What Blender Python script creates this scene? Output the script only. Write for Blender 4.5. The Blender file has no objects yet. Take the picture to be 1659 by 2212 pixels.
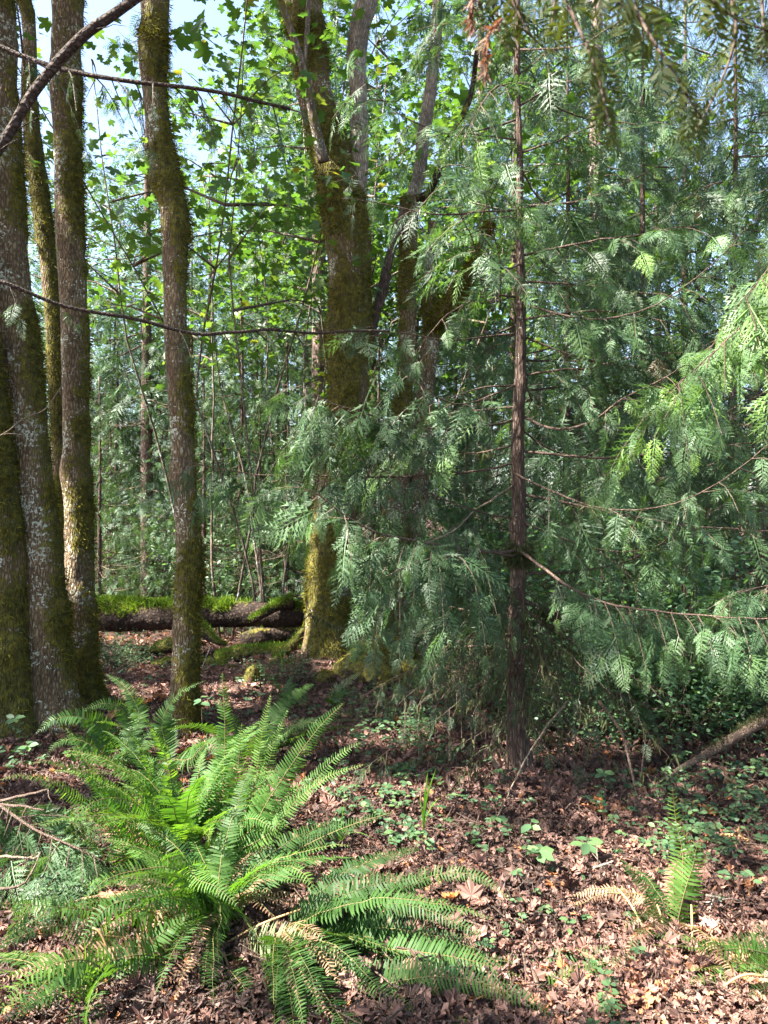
import bpy, math
import numpy as np
from mathutils import Vector

# ------------------------------------------------------------------ basics
rng = np.random.default_rng(11)
FPX = 1628.0
CAMZ = 1.6
UP = np.array([0.0, 0.0, 1.0])
scene = bpy.context.scene
COL = scene.collection


def nrm(v):
    v = np.asarray(v, float)
    return v / np.maximum(np.linalg.norm(v, axis=-1, keepdims=True), 1e-9)


def vn(p, seed=0):
    p = np.asarray(p, float)
    i = np.floor(p).astype(np.int64)
    f = p - i
    u = f * f * (3 - 2 * f)
    out = np.zeros(len(p))
    for dx in (0, 1):
        for dy in (0, 1):
            for dz in (0, 1):
                h = ((i[:, 0] + dx) * 73856093) ^ ((i[:, 1] + dy) * 19349663) ^ ((i[:, 2] + dz) * 83492791) ^ (seed * 2654435 + 977)
                h = h & 0x7fffffff
                h = ((h ^ (h >> 13)) * 1274126177) & 0x7fffffff
                h = ((h ^ (h >> 16)) * 224682251) & 0x7fffffff
                w = (u[:, 0] if dx else 1 - u[:, 0]) * (u[:, 1] if dy else 1 - u[:, 1]) * (u[:, 2] if dz else 1 - u[:, 2])
                out += w * (h / 0x7fffffff)
    return out


def gz(x, y):
    x = np.atleast_1d(np.asarray(x, float)); y = np.atleast_1d(np.asarray(y, float))
    p = np.stack([x, y, np.zeros_like(x)], 1)
    z = (vn(p * 0.55, 3) - .5) * .12 + (vn(p * 1.9, 4) - .5) * .05
    z += .22 * np.exp(-(((x + .55) / .75) ** 2 + ((y - 7.9) / .7) ** 2))      # mound of duff at the old maple
    z += .05 * np.exp(-(((x + 2.5) / .8) ** 2 + ((y - 5.7) / .8) ** 2))
    return z


def g1(x, y):
    return float(gz(x, y)[0])


def P(px, py, Y):
    return np.array([(px - 829.5) / FPX * Y, Y, CAMZ - (py - 1106) / FPX * Y])


def G(px, Y, dz=0.0):
    x = (px - 829.5) / FPX * Y
    return np.array([x, Y, g1(x, Y) + dz])


def catmull(keys, step):
    K = np.asarray(keys, float)
    K = np.vstack([2 * K[0] - K[1], K, 2 * K[-1] - K[-2]])
    out = []
    for a in range(1, len(K) - 2):
        d = np.linalg.norm(K[a + 1, :3] - K[a, :3])
        n = max(2, int(d / step))
        t = np.linspace(0, 1, n, endpoint=False)[:, None]
        p0, p1, p2, p3 = K[a - 1], K[a], K[a + 1], K[a + 2]
        out.append(.5 * (2 * p1 + (p2 - p0) * t + (2 * p0 - 5 * p1 + 4 * p2 - p3) * t ** 2 + (3 * p1 - p0 - 3 * p2 + p3) * t ** 3))
    out.append(K[-2][None])
    return np.vstack(out)


def frames(d, n):
    d = nrm(d); n = np.asarray(n, float)
    n = n - (n * d).sum(-1, keepdims=True) * d
    n = nrm(n)
    y = np.cross(n, d)
    return np.stack([d, y, n], -1)


class MB:
    def __init__(s):
        s.V = []; s.T = []; s.M = []; s.R = []; s.n = 0

    def add(s, V, T, mat=0, rnd=0.0):
        V = np.asarray(V, float).reshape(-1, 3); T = np.asarray(T, np.int64).reshape(-1, 3)
        s.V.append(V); s.T.append(T + s.n); s.M.append(np.full(len(T), mat, np.int32))
        s.R.append(np.broadcast_to(np.asarray(rnd, float), (len(V),)).copy()); s.n += len(V)

    def place(s, tmpl, R, loc, scale, mat=0, rnd=None):
        tv, tt = tmpl
        k = len(loc)
        if k == 0:
            return
        scale = np.broadcast_to(np.asarray(scale, float).reshape(-1, 1) if np.ndim(scale) < 2 else scale, (k, 1) if np.ndim(scale) < 2 else (k, 3))
        sv = tv[None] * scale[:, None, :]
        V = np.einsum('kij,knj->kni', R, sv) + np.asarray(loc)[:, None, :]
        T = tt[None] + (np.arange(k) * len(tv))[:, None, None]
        if rnd is None:
            rnd = rng.random(k)
        s.add(V.reshape(-1, 3), T.reshape(-1, 3), mat, np.repeat(rnd, len(tv)))

    def tube(s, pts, rad, sides=5, mat=0, rnd=0.5, cap=True):
        pts = np.asarray(pts, float); n = len(pts)
        rad = np.broadcast_to(np.asarray(rad, float), (n,))
        tan = nrm(np.gradient(pts, axis=0))
        ref = UP if abs(tan[:, 2]).mean() < .8 else np.array([1., 0, 0])
        a = nrm(np.cross(tan, ref)); b = np.cross(tan, a)
        th = np.arange(sides) * 2 * math.pi / sides
        V = pts[:, None] + rad[:, None, None] * (np.cos(th)[None, :, None] * a[:, None] + np.sin(th)[None, :, None] * b[:, None])
        V = V.reshape(-1, 3)
        i = np.arange(n - 1)[:, None] * sides; j = np.arange(sides)[None]; j2 = (j + 1) % sides
        T = np.concatenate([np.stack([i + j, i + j2, i + sides + j2], -1).reshape(-1, 3), np.stack([i + j, i + sides + j2, i + sides + j], -1).reshape(-1, 3)])
        if cap:
            V = np.vstack([V, pts[-1] + tan[-1] * rad[-1] * .5, pts[0] - tan[0] * rad[0] * .5])
            e = (n - 1) * sides; jj = np.arange(sides); jk = (jj + 1) % sides
            T = np.concatenate([T, np.stack([e + jj, e + jk, np.full(sides, n * sides)], -1), np.stack([jk, jj, np.full(sides, n * sides + 1)], -1)])
        s.add(V, T, mat, rnd)

    def build(s, name, mats, parent=None, origin=(0, 0, 0), smooth=True):
        if s.n == 0:
            return None
        V = np.vstack(s.V) - np.asarray(origin); T = np.vstack(s.T); M = np.concatenate(s.M); R = np.concatenate(s.R)
        me = bpy.data.meshes.new(name)
        me.vertices.add(len(V)); me.vertices.foreach_set('co', V.astype(np.float32).ravel())
        me.loops.add(len(T) * 3); me.loops.foreach_set('vertex_index', T.astype(np.int32).ravel())
        me.polygons.add(len(T)); me.polygons.foreach_set('loop_start', np.arange(0, len(T) * 3, 3, dtype=np.int32))
        if not isinstance(mats, (list, tuple)):
            mats = [mats]
        for m in mats:
            me.materials.append(m)
        me.polygons.foreach_set('material_index', M)
        at = me.attributes.new('rnd', 'FLOAT', 'POINT'); at.data.foreach_set('value', R.astype(np.float32))
        me.update(calc_edges=True)
        me.polygons.foreach_set('use_smooth', np.full(len(T), smooth))
        o = bpy.data.objects.new(name, me); COL.objects.link(o)
        if parent is not None:
            o.parent = parent
        else:
            o.location = origin
        return o


def tag(o, label=None, cat=None, group=None, kind=None):
    if label: o['label'] = label
    if cat: o['category'] = cat
    if group: o['group'] = group
    if kind: o['kind'] = kind
    return o


def thing(name, label, cat, loc=(0, 0, 0), group=None):
    o = bpy.data.objects.new(name, None); COL.objects.link(o)
    o.location = tuple(loc); o.empty_display_size = .1
    return tag(o, label, cat, group)


def copy_tree(o, parent=None):
    c = o.copy(); COL.objects.link(c); c.parent = parent
    for ch in o.children:
        copy_tree(ch, c)
    return c


# ------------------------------------------------------------------ materials
def newmat(name):
    m = bpy.data.materials.new(name); m.use_nodes = True
    nt = m.node_tree; nt.nodes.clear()
    return m, nt, nt.nodes, nt.links


def ramp(N, stops):
    r = N.new('ShaderNodeValToRGB'); e = r.color_ramp.elements
    while len(e) < len(stops): e.new(.5)
    for k, (p, c) in enumerate(stops):
        e[k].position = p; e[k].color = (*c, 1)
    return r


def leaf_mat(name, stops, trans=.35, tcol=(1.6, 1.7, .6), rough=.45, spec=.4):
    m, nt, N, L = newmat(name)
    a = N.new('ShaderNodeAttribute'); a.attribute_name = 'rnd'
    r = ramp(N, stops); L.new(a.outputs['Fac'], r.inputs[0])
    p = N.new('ShaderNodeBsdfPrincipled'); L.new(r.outputs[0], p.inputs['Base Color'])
    p.inputs['Roughness'].default_value = rough; p.inputs['Specular IOR Level'].default_value = spec
    mul = N.new('ShaderNodeMix'); mul.data_type = 'RGBA'; mul.blend_type = 'MULTIPLY'; mul.inputs[0].default_value = 1
    L.new(r.outputs[0], mul.inputs[6]); mul.inputs[7].default_value = (*tcol, 1)
    t = N.new('ShaderNodeBsdfTranslucent'); L.new(mul.outputs[2], t.inputs[0])
    mx = N.new('ShaderNodeMixShader'); mx.inputs[0].default_value = trans
    L.new(p.outputs[0], mx.inputs[1]); L.new(t.outputs[0], mx.inputs[2])
    o = N.new('ShaderNodeOutputMaterial'); L.new(mx.outputs[0], o.inputs[0])
    return m


def bark_mat(name, dark, mid, light, lichen=0.0, stretch=.16, scale=26, moss=False, bump=.6, lichcol=(.42, .46, .40)):
    m, nt, N, L = newmat(name)
    tc = N.new('ShaderNodeTexCoord')
    mp = N.new('ShaderNodeMapping'); mp.inputs['Scale'].default_value = (1, 1, stretch); L.new(tc.outputs['Object'], mp.inputs[0])
    nz = N.new('ShaderNodeTexNoise'); nz.inputs['Scale'].default_value = scale; nz.inputs['Detail'].default_value = 6; nz.inputs['Roughness'].default_value = .65
    L.new(mp.outputs[0], nz.inputs['Vector'])
    vo = N.new('ShaderNodeTexVoronoi'); vo.feature = 'DISTANCE_TO_EDGE'; vo.inputs['Scale'].default_value = scale * 1.5; L.new(mp.outputs[0], vo.inputs['Vector'])
    cl = N.new('ShaderNodeMath'); cl.operation = 'MULTIPLY'; cl.inputs[1].default_value = 2.2; cl.use_clamp = True; L.new(vo.outputs['Distance'], cl.inputs[0])
    hh = N.new('ShaderNodeMath'); hh.operation = 'MULTIPLY'; L.new(nz.outputs[0], hh.inputs[0])
    ad = N.new('ShaderNodeMath'); ad.operation = 'ADD'; ad.inputs[1].default_value = .45; L.new(cl.outputs[0], ad.inputs[0]); L.new(ad.outputs[0], hh.inputs[1])
    r = ramp(N, [(.16, dark), (.42, mid), (.72, light)]); L.new(hh.outputs[0], r.inputs[0])
    big = N.new('ShaderNodeTexNoise'); big.inputs['Scale'].default_value = 2.5; big.inputs['Detail'].default_value = 4; L.new(tc.outputs['Object'], big.inputs['Vector'])
    br = ramp(N, [(.3, (.62, .6, .57)), (.7, (1.25, 1.22, 1.15))]); L.new(big.outputs[0], br.inputs[0])
    mu = N.new('ShaderNodeMix'); mu.data_type = 'RGBA'; mu.blend_type = 'MULTIPLY'; mu.inputs[0].default_value = 1
    L.new(r.outputs[0], mu.inputs[6]); L.new(br.outputs[0], mu.inputs[7])
    col = mu.outputs[2]
    if lichen:
        ln = N.new('ShaderNodeTexNoise'); ln.inputs['Scale'].default_value = 46; ln.inputs['Detail'].default_value = 5; ln.inputs['Roughness'].default_value = .7; L.new(tc.outputs['Object'], ln.inputs['Vector'])
        l2 = N.new('ShaderNodeTexNoise'); l2.inputs['Scale'].default_value = 3.5; L.new(tc.outputs['Object'], l2.inputs['Vector'])
        sm = N.new('ShaderNodeMath'); sm.operation = 'ADD'; L.new(ln.outputs[0], sm.inputs[0])
        s2 = N.new('ShaderNodeMath'); s2.operation = 'MULTIPLY'; s2.inputs[1].default_value = .55; L.new(l2.outputs[0], s2.inputs[0]); L.new(s2.outputs[0], sm.inputs[1])
        lr = ramp(N, [(.97 - lichen * .15, (0, 0, 0)), (1.0 - lichen * .15, (1, 1, 1))]); L.new(sm.outputs[0], lr.inputs[0])
        # ramp input is clamped to 1, so scale down first
        sc = N.new('ShaderNodeMath'); sc.operation = 'MULTIPLY'; sc.inputs[1].default_value = .98; L.new(sm.outputs[0], sc.inputs[0]); L.new(sc.outputs[0], lr.inputs[0])
        mx = N.new('ShaderNodeMix'); mx.data_type = 'RGBA'; L.new(lr.outputs[0], mx.inputs[0]); L.new(col, mx.inputs[6]); mx.inputs[7].default_value = (*lichcol, 1)
        col = mx.outputs[2]
    if moss:
        a = N.new('ShaderNodeAttribute'); a.attribute_name = 'rnd'
        mn = N.new('ShaderNodeTexNoise'); mn.inputs['Scale'].default_value = 22; mn.inputs['Detail'].default_value = 5; L.new(tc.outputs['Object'], mn.inputs['Vector'])
        mm = N.new('ShaderNodeMath'); mm.operation = 'MULTIPLY_ADD'; mm.inputs[1].default_value = .9; mm.inputs[2].default_value = -.45; L.new(mn.outputs[0], mm.inputs[0])
        ma = N.new('ShaderNodeMath'); ma.operation = 'ADD'; L.new(mm.outputs[0], ma.inputs[0]); L.new(a.outputs['Fac'], ma.inputs[1])
        mr = ramp(N, [(.42, (0, 0, 0)), (.62, (1, 1, 1))]); L.new(ma.outputs[0], mr.inputs[0])
        mc = ramp(N, [(.3, (.036, .030, .010)), (.5, (.078, .068, .015)), (.72, (.15, .125, .02))]); L.new(mn.outputs[0], mc.inputs[0])
        mx = N.new('ShaderNodeMix'); mx.data_type = 'RGBA'; L.new(mr.outputs[0], mx.inputs[0]); L.new(col, mx.inputs[6]); L.new(mc.outputs[0], mx.inputs[7])
        col = mx.outputs[2]
    p = N.new('ShaderNodeBsdfPrincipled'); p.inputs['Roughness'].default_value = .85; p.inputs['Specular IOR Level'].default_value = .2
    L.new(col, p.inputs['Base Color'])
    b = N.new('ShaderNodeBump'); b.inputs['Strength'].default_value = bump; b.inputs['Distance'].default_value = .018; L.new(hh.outputs[0], b.inputs['Height']); L.new(b.outputs[0], p.inputs['Normal'])
    o = N.new('ShaderNodeOutputMaterial'); L.new(p.outputs[0], o.inputs[0])
    return m


M = {}
M['cedar'] = leaf_mat('cedar_foliage', [(0, (.17, .075, .03)), (.010, (.15, .07, .03)), (.016, (.034, .054, .028)), (.5, (.062, .116, .052)), (.78, (.095, .165, .062)), (1, (.20, .32, .085))], .34, (1.6, 1.7, .6), .5, .35)  # top stop brightened so sunlit tips are put into the colour
M['hemlock'] = leaf_mat('hemlock_foliage', [(0, (.036, .070, .044)), (.6, (.070, .120, .070)), (1, (.12, .175, .075))], .28, (1.5, 1.7, .6), .5, .35)
M['cedar_near'] = leaf_mat('cedar_foliage_backlit', [(0, (.030, .040, .010)), (.6, (.050, .064, .014)), (1, (.085, .098, .02))], .40, (1.8, 1.7, .4), .6, .2)  # olive backlit look put into the leaf colour
M['maple'] = leaf_mat('maple_leaf', [(0, (.036, .085, .022)), (.6, (.058, .118, .026)), (.92, (.10, .15, .03)), (1, (.20, .16, .03))], .45, (1.7, 1.7, .7), .45, .4)
M['alder'] = leaf_mat('broad_leaf', [(0, (.032, .074, .038)), (.7, (.054, .108, .048)), (1, (.10, .15, .05))], .40, (1.6, 1.65, .9), .45, .4)
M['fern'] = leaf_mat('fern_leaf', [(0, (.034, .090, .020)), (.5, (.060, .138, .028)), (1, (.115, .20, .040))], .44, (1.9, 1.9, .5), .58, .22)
M['fern_dark'] = leaf_mat('fern_leaf_dark', [(0, (.026, .066, .018)), (1, (.058, .122, .026))], .38, (1.8, 1.8, .5), .55, .24)  # darker green variant of the fern leaf
M['fern_pale'] = leaf_mat('fern_leaf_pale', [(0, (.16, .21, .10)), (1, (.23, .27, .14))], .35, (1.4, 1.4, .6), .5, .3)  # paler green variant of the fern leaf
M['fern_dead'] = leaf_mat('fern_leaf_withered', [(0, (.14, .075, .045)), (1, (.34, .21, .13))], .25, (1.3, 1.1, .8), .7, .2)
M['rachis'] = leaf_mat('fern_stem', [(0, (.085, .085, .028)), (1, (.17, .125, .045))], .0, (1, 1, 1), .6, .3)
M['shrub'] = leaf_mat('shrub_leaf', [(0, (.046, .100, .050)), (.7, (.085, .160, .076)), (1, (.13, .21, .08))], .38, (1.7, 1.8, .7), .45, .4)
M['cover'] = leaf_mat('ground_cover_leaf', [(0, (.034, .078, .032)), (.6, (.060, .115, .050)), (1, (.095, .155, .055))], .3, (1.5, 1.7, .7), .5, .35)
M['litter'] = leaf_mat('leaf_litter', [(0, (.028, .017, .013)), (.3, (.080, .046, .036)), (.62, (.170, .090, .068)), (.92, (.33, .19, .145)), (1, (.36, .15, .06))], .15, (1.2, .9, .7), .62, .3)
M['orange'] = leaf_mat('orange_leaf', [(0, (.30, .095, .03)), (1, (.42, .17, .05))], .2, (1.2, 1, .6), .6, .3)
M['tan'] = leaf_mat('tan_leaf', [(0, (.36, .23, .11)), (1, (.45, .29, .13))], .2, (1.2, 1, .6), .6, .3)
M['redbrown'] = leaf_mat('withered_spray', [(0, (.11, .045, .025)), (1, (.22, .10, .05))], .25, (1.4, 1, .6), .6, .3)
M['moss'] = leaf_mat('moss_tuft', [(0, (.040, .042, .008)), (.5, (.095, .090, .014)), (1, (.21, .18, .022))], .3, (1.5, 1.4, .5), .8, .1)
M['mossgreen'] = leaf_mat('moss_green', [(0, (.045, .080, .013)), (.5, (.095, .155, .021)), (1, (.17, .24, .034))], .3, (1.4, 1.5, .5), .8, .1)
M['lichen'] = leaf_mat('hanging_lichen', [(0, (.04, .045, .020)), (1, (.10, .11, .05))], .3, (1.3, 1.3, .7), .8, .1)
M['grass'] = leaf_mat('grass_blade', [(0, (.07, .17, .03)), (1, (.14, .25, .05))], .4, (1.6, 1.6, .5), .4, .4)
M['bark'] = bark_mat('maple_bark', (.050, .033, .018), (.160, .110, .066), (.30, .225, .145), .85, .30, 34, True, 1.2, (.46, .47, .37))
M['bark_plain'] = bark_mat('grey_bark', (.05, .04, .032), (.13, .10, .08), (.22, .18, .15), .6, .2, 22, True)
M['cedarbark'] = bark_mat('cedar_bark', (.034, .022, .017), (.100, .066, .052), (.185, .138, .115), .35, .2, 40, True, .9)
M['farbark'] = bark_mat('conifer_bark', (.045, .030, .026), (.12, .082, .068), (.19, .14, .12), .3, .3, 26)
M['pinkbark'] = bark_mat('pink_conifer_bark', (.10, .068, .060), (.23, .165, .145), (.33, .25, .22), .2, .2, 20)
M['dead'] = bark_mat('dead_wood', (.09, .07, .058), (.23, .19, .16), (.40, .35, .30), .4, .22, 34, True)
M['rot'] = bark_mat('rotten_wood', (.008, .005, .004), (.026, .016, .011), (.075, .047, .032), 0, 1, 16, True, .9)  # wood colour darkened to stand for the shade on the log sides
M['twig'] = bark_mat('twig_bark', (.05, .033, .026), (.10, .070, .055), (.18, .135, .11), 0, .5, 60)
M['twigpale'] = bark_mat('pale_twig_bark', (.10, .075, .055), (.20, .155, .115), (.30, .25, .19), 0, .5, 60)

M['limbbark'] = bark_mat('limb_bark', (.022, .015, .012), (.060, .042, .033), (.12, .09, .075), .25, 1, 42, False, .8)

# soil
m, nt, N, L = newmat('forest_soil')
tc = N.new('ShaderNodeTexCoord'); n1 = N.new('ShaderNodeTexNoise'); n1.inputs['Scale'].default_value = 9; n1.inputs['Detail'].default_value = 9; n1.inputs['Roughness'].default_value = .7
L.new(tc.outputs['Object'], n1.inputs['Vector'])
r = ramp(N, [(.3, (.022, .014, .011)), (.55, (.075, .042, .032)), (.75, (.15, .088, .066))]); L.new(n1.outputs[0], r.inputs[0])
p = N.new('ShaderNodeBsdfPrincipled'); p.inputs['Roughness'].default_value = .95; p.inputs['Specular IOR Level'].default_value = .1; L.new(r.outputs[0], p.inputs['Base Color'])
b = N.new('ShaderNodeBump'); b.inputs['Strength'].default_value = .8; b.inputs['Distance'].default_value = .03; L.new(n1.outputs[0], b.inputs['Height']); L.new(b.outputs[0], p.inputs['Normal'])
o = N.new('ShaderNodeOutputMaterial'); L.new(p.outputs[0], o.inputs[0]); M['soil'] = m

# ------------------------------------------------------------------ sun
SUN_EL, SUN_AZ = math.radians(50), math.atan2(-.96, -.28)     # azimuth clockwise from +Y: light from the left, a little behind the camera
SUN = np.array([math.sin(SUN_AZ) * math.cos(SUN_EL), math.cos(SUN_AZ) * math.cos(SUN_EL), math.sin(SUN_EL)])


# ------------------------------------------------------------------ templates
def tmpl(V, T):
    return np.asarray(V, float), np.asarray(T, np.int64)


def spray_t(nl, lobes, wid=.05, maxl=.42, seed=1):
    rg = np.random.default_rng(seed)
    V = []; T = []
    def tri(a, b, c):
        k = len(V); V.extend([a, b, c]); T.append((k, k + 1, k + 2))
    tri((0, -.010, 0), (.6, 0, 0), (0, .010, 0)); tri((.25, -.010, 0), (1, 0, 0), (.25, .010, 0))
    for i in range(nl):
        x = .05 + .9 * i / nl
        for s in (1, -1):
            xo = x + (.40 / nl if s < 0 else 0)
            l = maxl * min(1, .72 + 1.6 * xo) * max(.0, 1 - xo) ** .8 * rg.uniform(.72, 1.12) + .05
            an = math.radians(54 - 16 * x + rg.uniform(-7, 7)); c, sn = math.cos(an), math.sin(an) * s
            ti = rg.uniform(-.6, .6); dr = rg.uniform(-.30, .12)
            def q(u, v):
                return (xo + c * l * u - sn * l * v, sn * l * u + c * l * v, l * v * ti + dr * l * u * u)
            w = wid if l > .12 else wid * 1.5
            tri(q(0, 0), q(.35, -w), q(1, 0)); tri(q(0, 0), q(1, 0), q(.35, w))
            for k in range(lobes):
                u = .14 + .66 * k / max(1, lobes); ll = .34 * (1 - .6 * u) * rg.uniform(.75, 1.15)
                for s2 in (1, -1):
                    tri(q(u - .02, 0), q(u + .085, 0), q(u + ll * .85, s2 * ll * .60))
    V = np.array(V); V[:, 2] += -.16 * V[:, 0] ** 2 - .25 * V[:, 1] ** 2
    return tmpl(V, T)


SPR_HI = [spray_t(10, 4, .05, .42, 1), spray_t(9, 4, .045, .36, 11), spray_t(12, 3, .05, .48, 12)]
SPR_MID = [spray_t(8, 2, .075, .44, 2), spray_t(7, 2, .07, .36, 13)]
SPR_LO = spray_t(6, 0, .15, .44, 3)


def maple_t(hi=True):
    lob = [(-128, .55), (-52, .93), (0, 1.0), (52, .93), (128, .55)]
    pts = [(180, .10)]
    for k, (a, r_) in enumerate(lob):
        if hi:
            pts += [(a - 17, r_ * .76), (a - 9, r_ * .80), (a, r_), (a + 9, r_ * .80), (a + 17, r_ * .76)]
        else:
            pts += [(a - 17, r_ * .78), (a, r_), (a + 17, r_ * .78)]
        if k < 4:
            pts.append(((a + lob[k + 1][0]) / 2,   .52 if k in (1, 2) else .48))
    V = [(0, 0, 0)] + [(r_ * math.cos(math.radians(a)), r_ * math.sin(math.radians(a)), 0) for a, r_ in pts]
    n = len(pts); T = [(0, i + 1, (i + 1) % n + 1) for i in range(n)]
    V = np.array(V); V[:, 2] = -.22 * (V[:, 0] ** 2) + .10 * np.abs(V[:, 1])
    k = len(V); V = np.vstack([V, [(-.1, .015, 0), (-.1, -.015, 0), (-.9, 0, .12)]]); T.append((k, k + 1, k + 2))
    V[:, 0] += .0
    return tmpl(V, T)


MAPLE_HI, MAPLE_LO = maple_t(True), maple_t(False)
OVAL = tmpl([(0, 0, 0), (.3, .26, .04), (.3, -.26, .04), (.65, .27, .03), (.65, -.27, .03), (1, 0, -.06), (.5, 0, -.02)],
            [(0, 6, 1), (0, 2, 6), (1, 6, 3), (2, 4, 6), (3, 6, 5), (4, 5, 6)])
QUADL = tmpl([(0, 0, 0), (.5, .3, .05), (1, 0, -.05), (.5, -.3, .05)], [(0, 2, 1), (0, 3, 2)])
BLADE = tmpl([(0, -.09, 0), (0, .09, 0), (.55, .06, .10), (.55, -.06, .10), (1, 0, 0)], [(0, 1, 2), (0, 2, 3), (3, 2, 4)])
PINNA = tmpl([(0, -.055, 0), (0, .075, 0), (.12, .105, .01), (.35, -.085, .02), (.40, .085, .03), (.72, -.058, 0), (.74, .058, .01), (1, .03, -.08)],
             [(0, 3, 1), (1, 3, 2), (2, 3, 4), (3, 5, 4), (4, 5, 6), (5, 7, 6)])


def crumpled(seed):
    rg = np.random.default_rng(seed)
    tv, tt = maple_t(True)
    tv = tv.copy(); n = len(tv) - 3
    a = rg.uniform(0, 6.28); ax = np.array([math.cos(a), math.sin(a)])
    u = tv[:, :2] @ ax
    tv[:, 2] = rg.uniform(.08, .45) * u ** 2 * rg.choice([1, -.6]) + rg.normal(0, .07, len(tv))
    tv[:, :2] *= 1 - .12 * np.abs(tv[:, 2:3])
    tv[:, 0] *= rg.uniform(.55, 1); tv[:, 1] *= rg.uniform(.5, 1)
    return tmpl(tv, tt)


CRUMP = [crumpled(k) for k in range(8)]


def rand_unit(k, r_=rng):
    return nrm(r_.normal(size=(k, 3)))


# ------------------------------------------------------------------ tree pieces
def trunk_mesh(keys, sides=36, step=.03, bump=.07, fine=.03, knots=(), seed=0, mossdir=None, mossbias=.5, mossamp=.35, flare=0):
    """keys: world x,y,z,radius. Returns V,T,N,moss mask"""
    K = catmull(keys, step)
    pts, rad = K[:, :3], np.maximum(K[:, 3], .002)
    tan = nrm(np.gradient(pts, axis=0))
    a = nrm(np.cross(tan, np.array([0, 1., 0.02]) if abs(tan[:, 2]).mean() > .5 else UP)); b = np.cross(tan, a)
    th = np.arange(sides) * 2 * math.pi / sides
    N_ = np.cos(th)[None, :, None] * a[:, None] + np.sin(th)[None, :, None] * b[:, None]
    base = pts[:, None] + rad[:, None, None] * N_
    q = base.reshape(-1, 3)
    R = rad[0] * 0 + float(np.median(rad))
    d = (vn(q * (1.1 / max(R, .05) ** .5) + seed, seed) - .5) * 2 * bump + (vn(q * np.array([1, 1, .35]) * 28 + seed, seed + 1) - .5) * 2 * fine
    d = d.reshape(len(pts), sides)
    if flare:
        d += flare * np.exp(-(pts[:, 2:3] - pts[0, 2]) / .26) * (.5 + .9 * np.maximum(0, np.cos(3 * th + seed)) + .6 * np.maximum(0, np.cos(5 * th + seed * 2.1)))[None]
    for (kt, kth, ks, kw) in knots:      # burls: position along 0..1, angle, size (in radii), width in metres
        i = int(kt * (len(pts) - 1))
        dist = np.linalg.norm(base - (pts[i] + rad[i] * (math.cos(kth) * a[i] + math.sin(kth) * b[i])), axis=-1)
        d += ks * np.exp(-(dist / kw) ** 2)
    V = pts[:, None] + (rad[:, None] * (1 + d))[:, :, None] * N_
    V = V.reshape(-1, 3); n = len(pts)
    i = np.arange(n - 1)[:, None] * sides; j = np.arange(sides)[None]; j2 = (j + 1) % sides
    T = np.concatenate([np.stack([i + j, i + j2, i + sides + j2], -1).reshape(-1, 3), np.stack([i + j, i + sides + j2, i + sides + j], -1).reshape(-1, 3)])
    V = np.vstack([V, pts[-1:], pts[:1]])
    e = (n - 1) * sides; jj = np.arange(sides); jk = (jj + 1) % sides
    T = np.concatenate([T, np.stack([e + jj, e + jk, np.full(sides, n * sides)], -1), np.stack([jk, jj, np.full(sides, n * sides + 1)], -1)])
    Nf = np.vstack([N_.reshape(-1, 3), tan[-1:], -tan[:1]])
    ms = mossbias + (vn(V * 2.3 + seed * 3.1, seed + 5) - .5) * 2 * mossamp + (vn(V * 9 + seed, seed + 6) - .5) * mossamp
    if mossdir is not None:
        ms = ms + (Nf @ np.asarray(mossdir))
    ms = np.clip(ms, 0, 1)
    cush = np.clip((ms - .45) / .25, 0, 1)
    V = V + Nf * (cush * (.004 + .020 * vn(V * 16 + seed, seed + 9)))[:, None] * min(1, float(np.median(rad)) / .1)
    return V, T, Nf, ms, pts, rad


def moss_tufts(mb, V, Nf, ms, count, size=.03, r_=rng, mat=0, droop=.5, thr=.5, lo=0, hi=1):
    w = np.clip(ms - thr, 0, 1)
    if w.sum() <= 0:
        return
    idx = r_.choice(len(V), count, p=w / w.sum())
    jit = r_.normal(size=(count, 3)) * .012
    n = nrm(Nf[idx] + r_.normal(size=(count, 3)) * .55 + np.array([0, 0, -droop]))
    pos = V[idx] + jit - Nf[idx] * .006
    mb.place(BLADE, frames(n, rand_unit(count, r_)), pos, size * r_.uniform(.4, 1.25, count), mat, np.clip(lo + (hi - lo) * r_.random(count), 0, 1))


def keys_px(lst):
    out = []
    for px, py, Y, w in lst:
        p_ = P(px, py, Y); out.append((*p_, w * .5 / FPX * Y))
    return out


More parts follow.
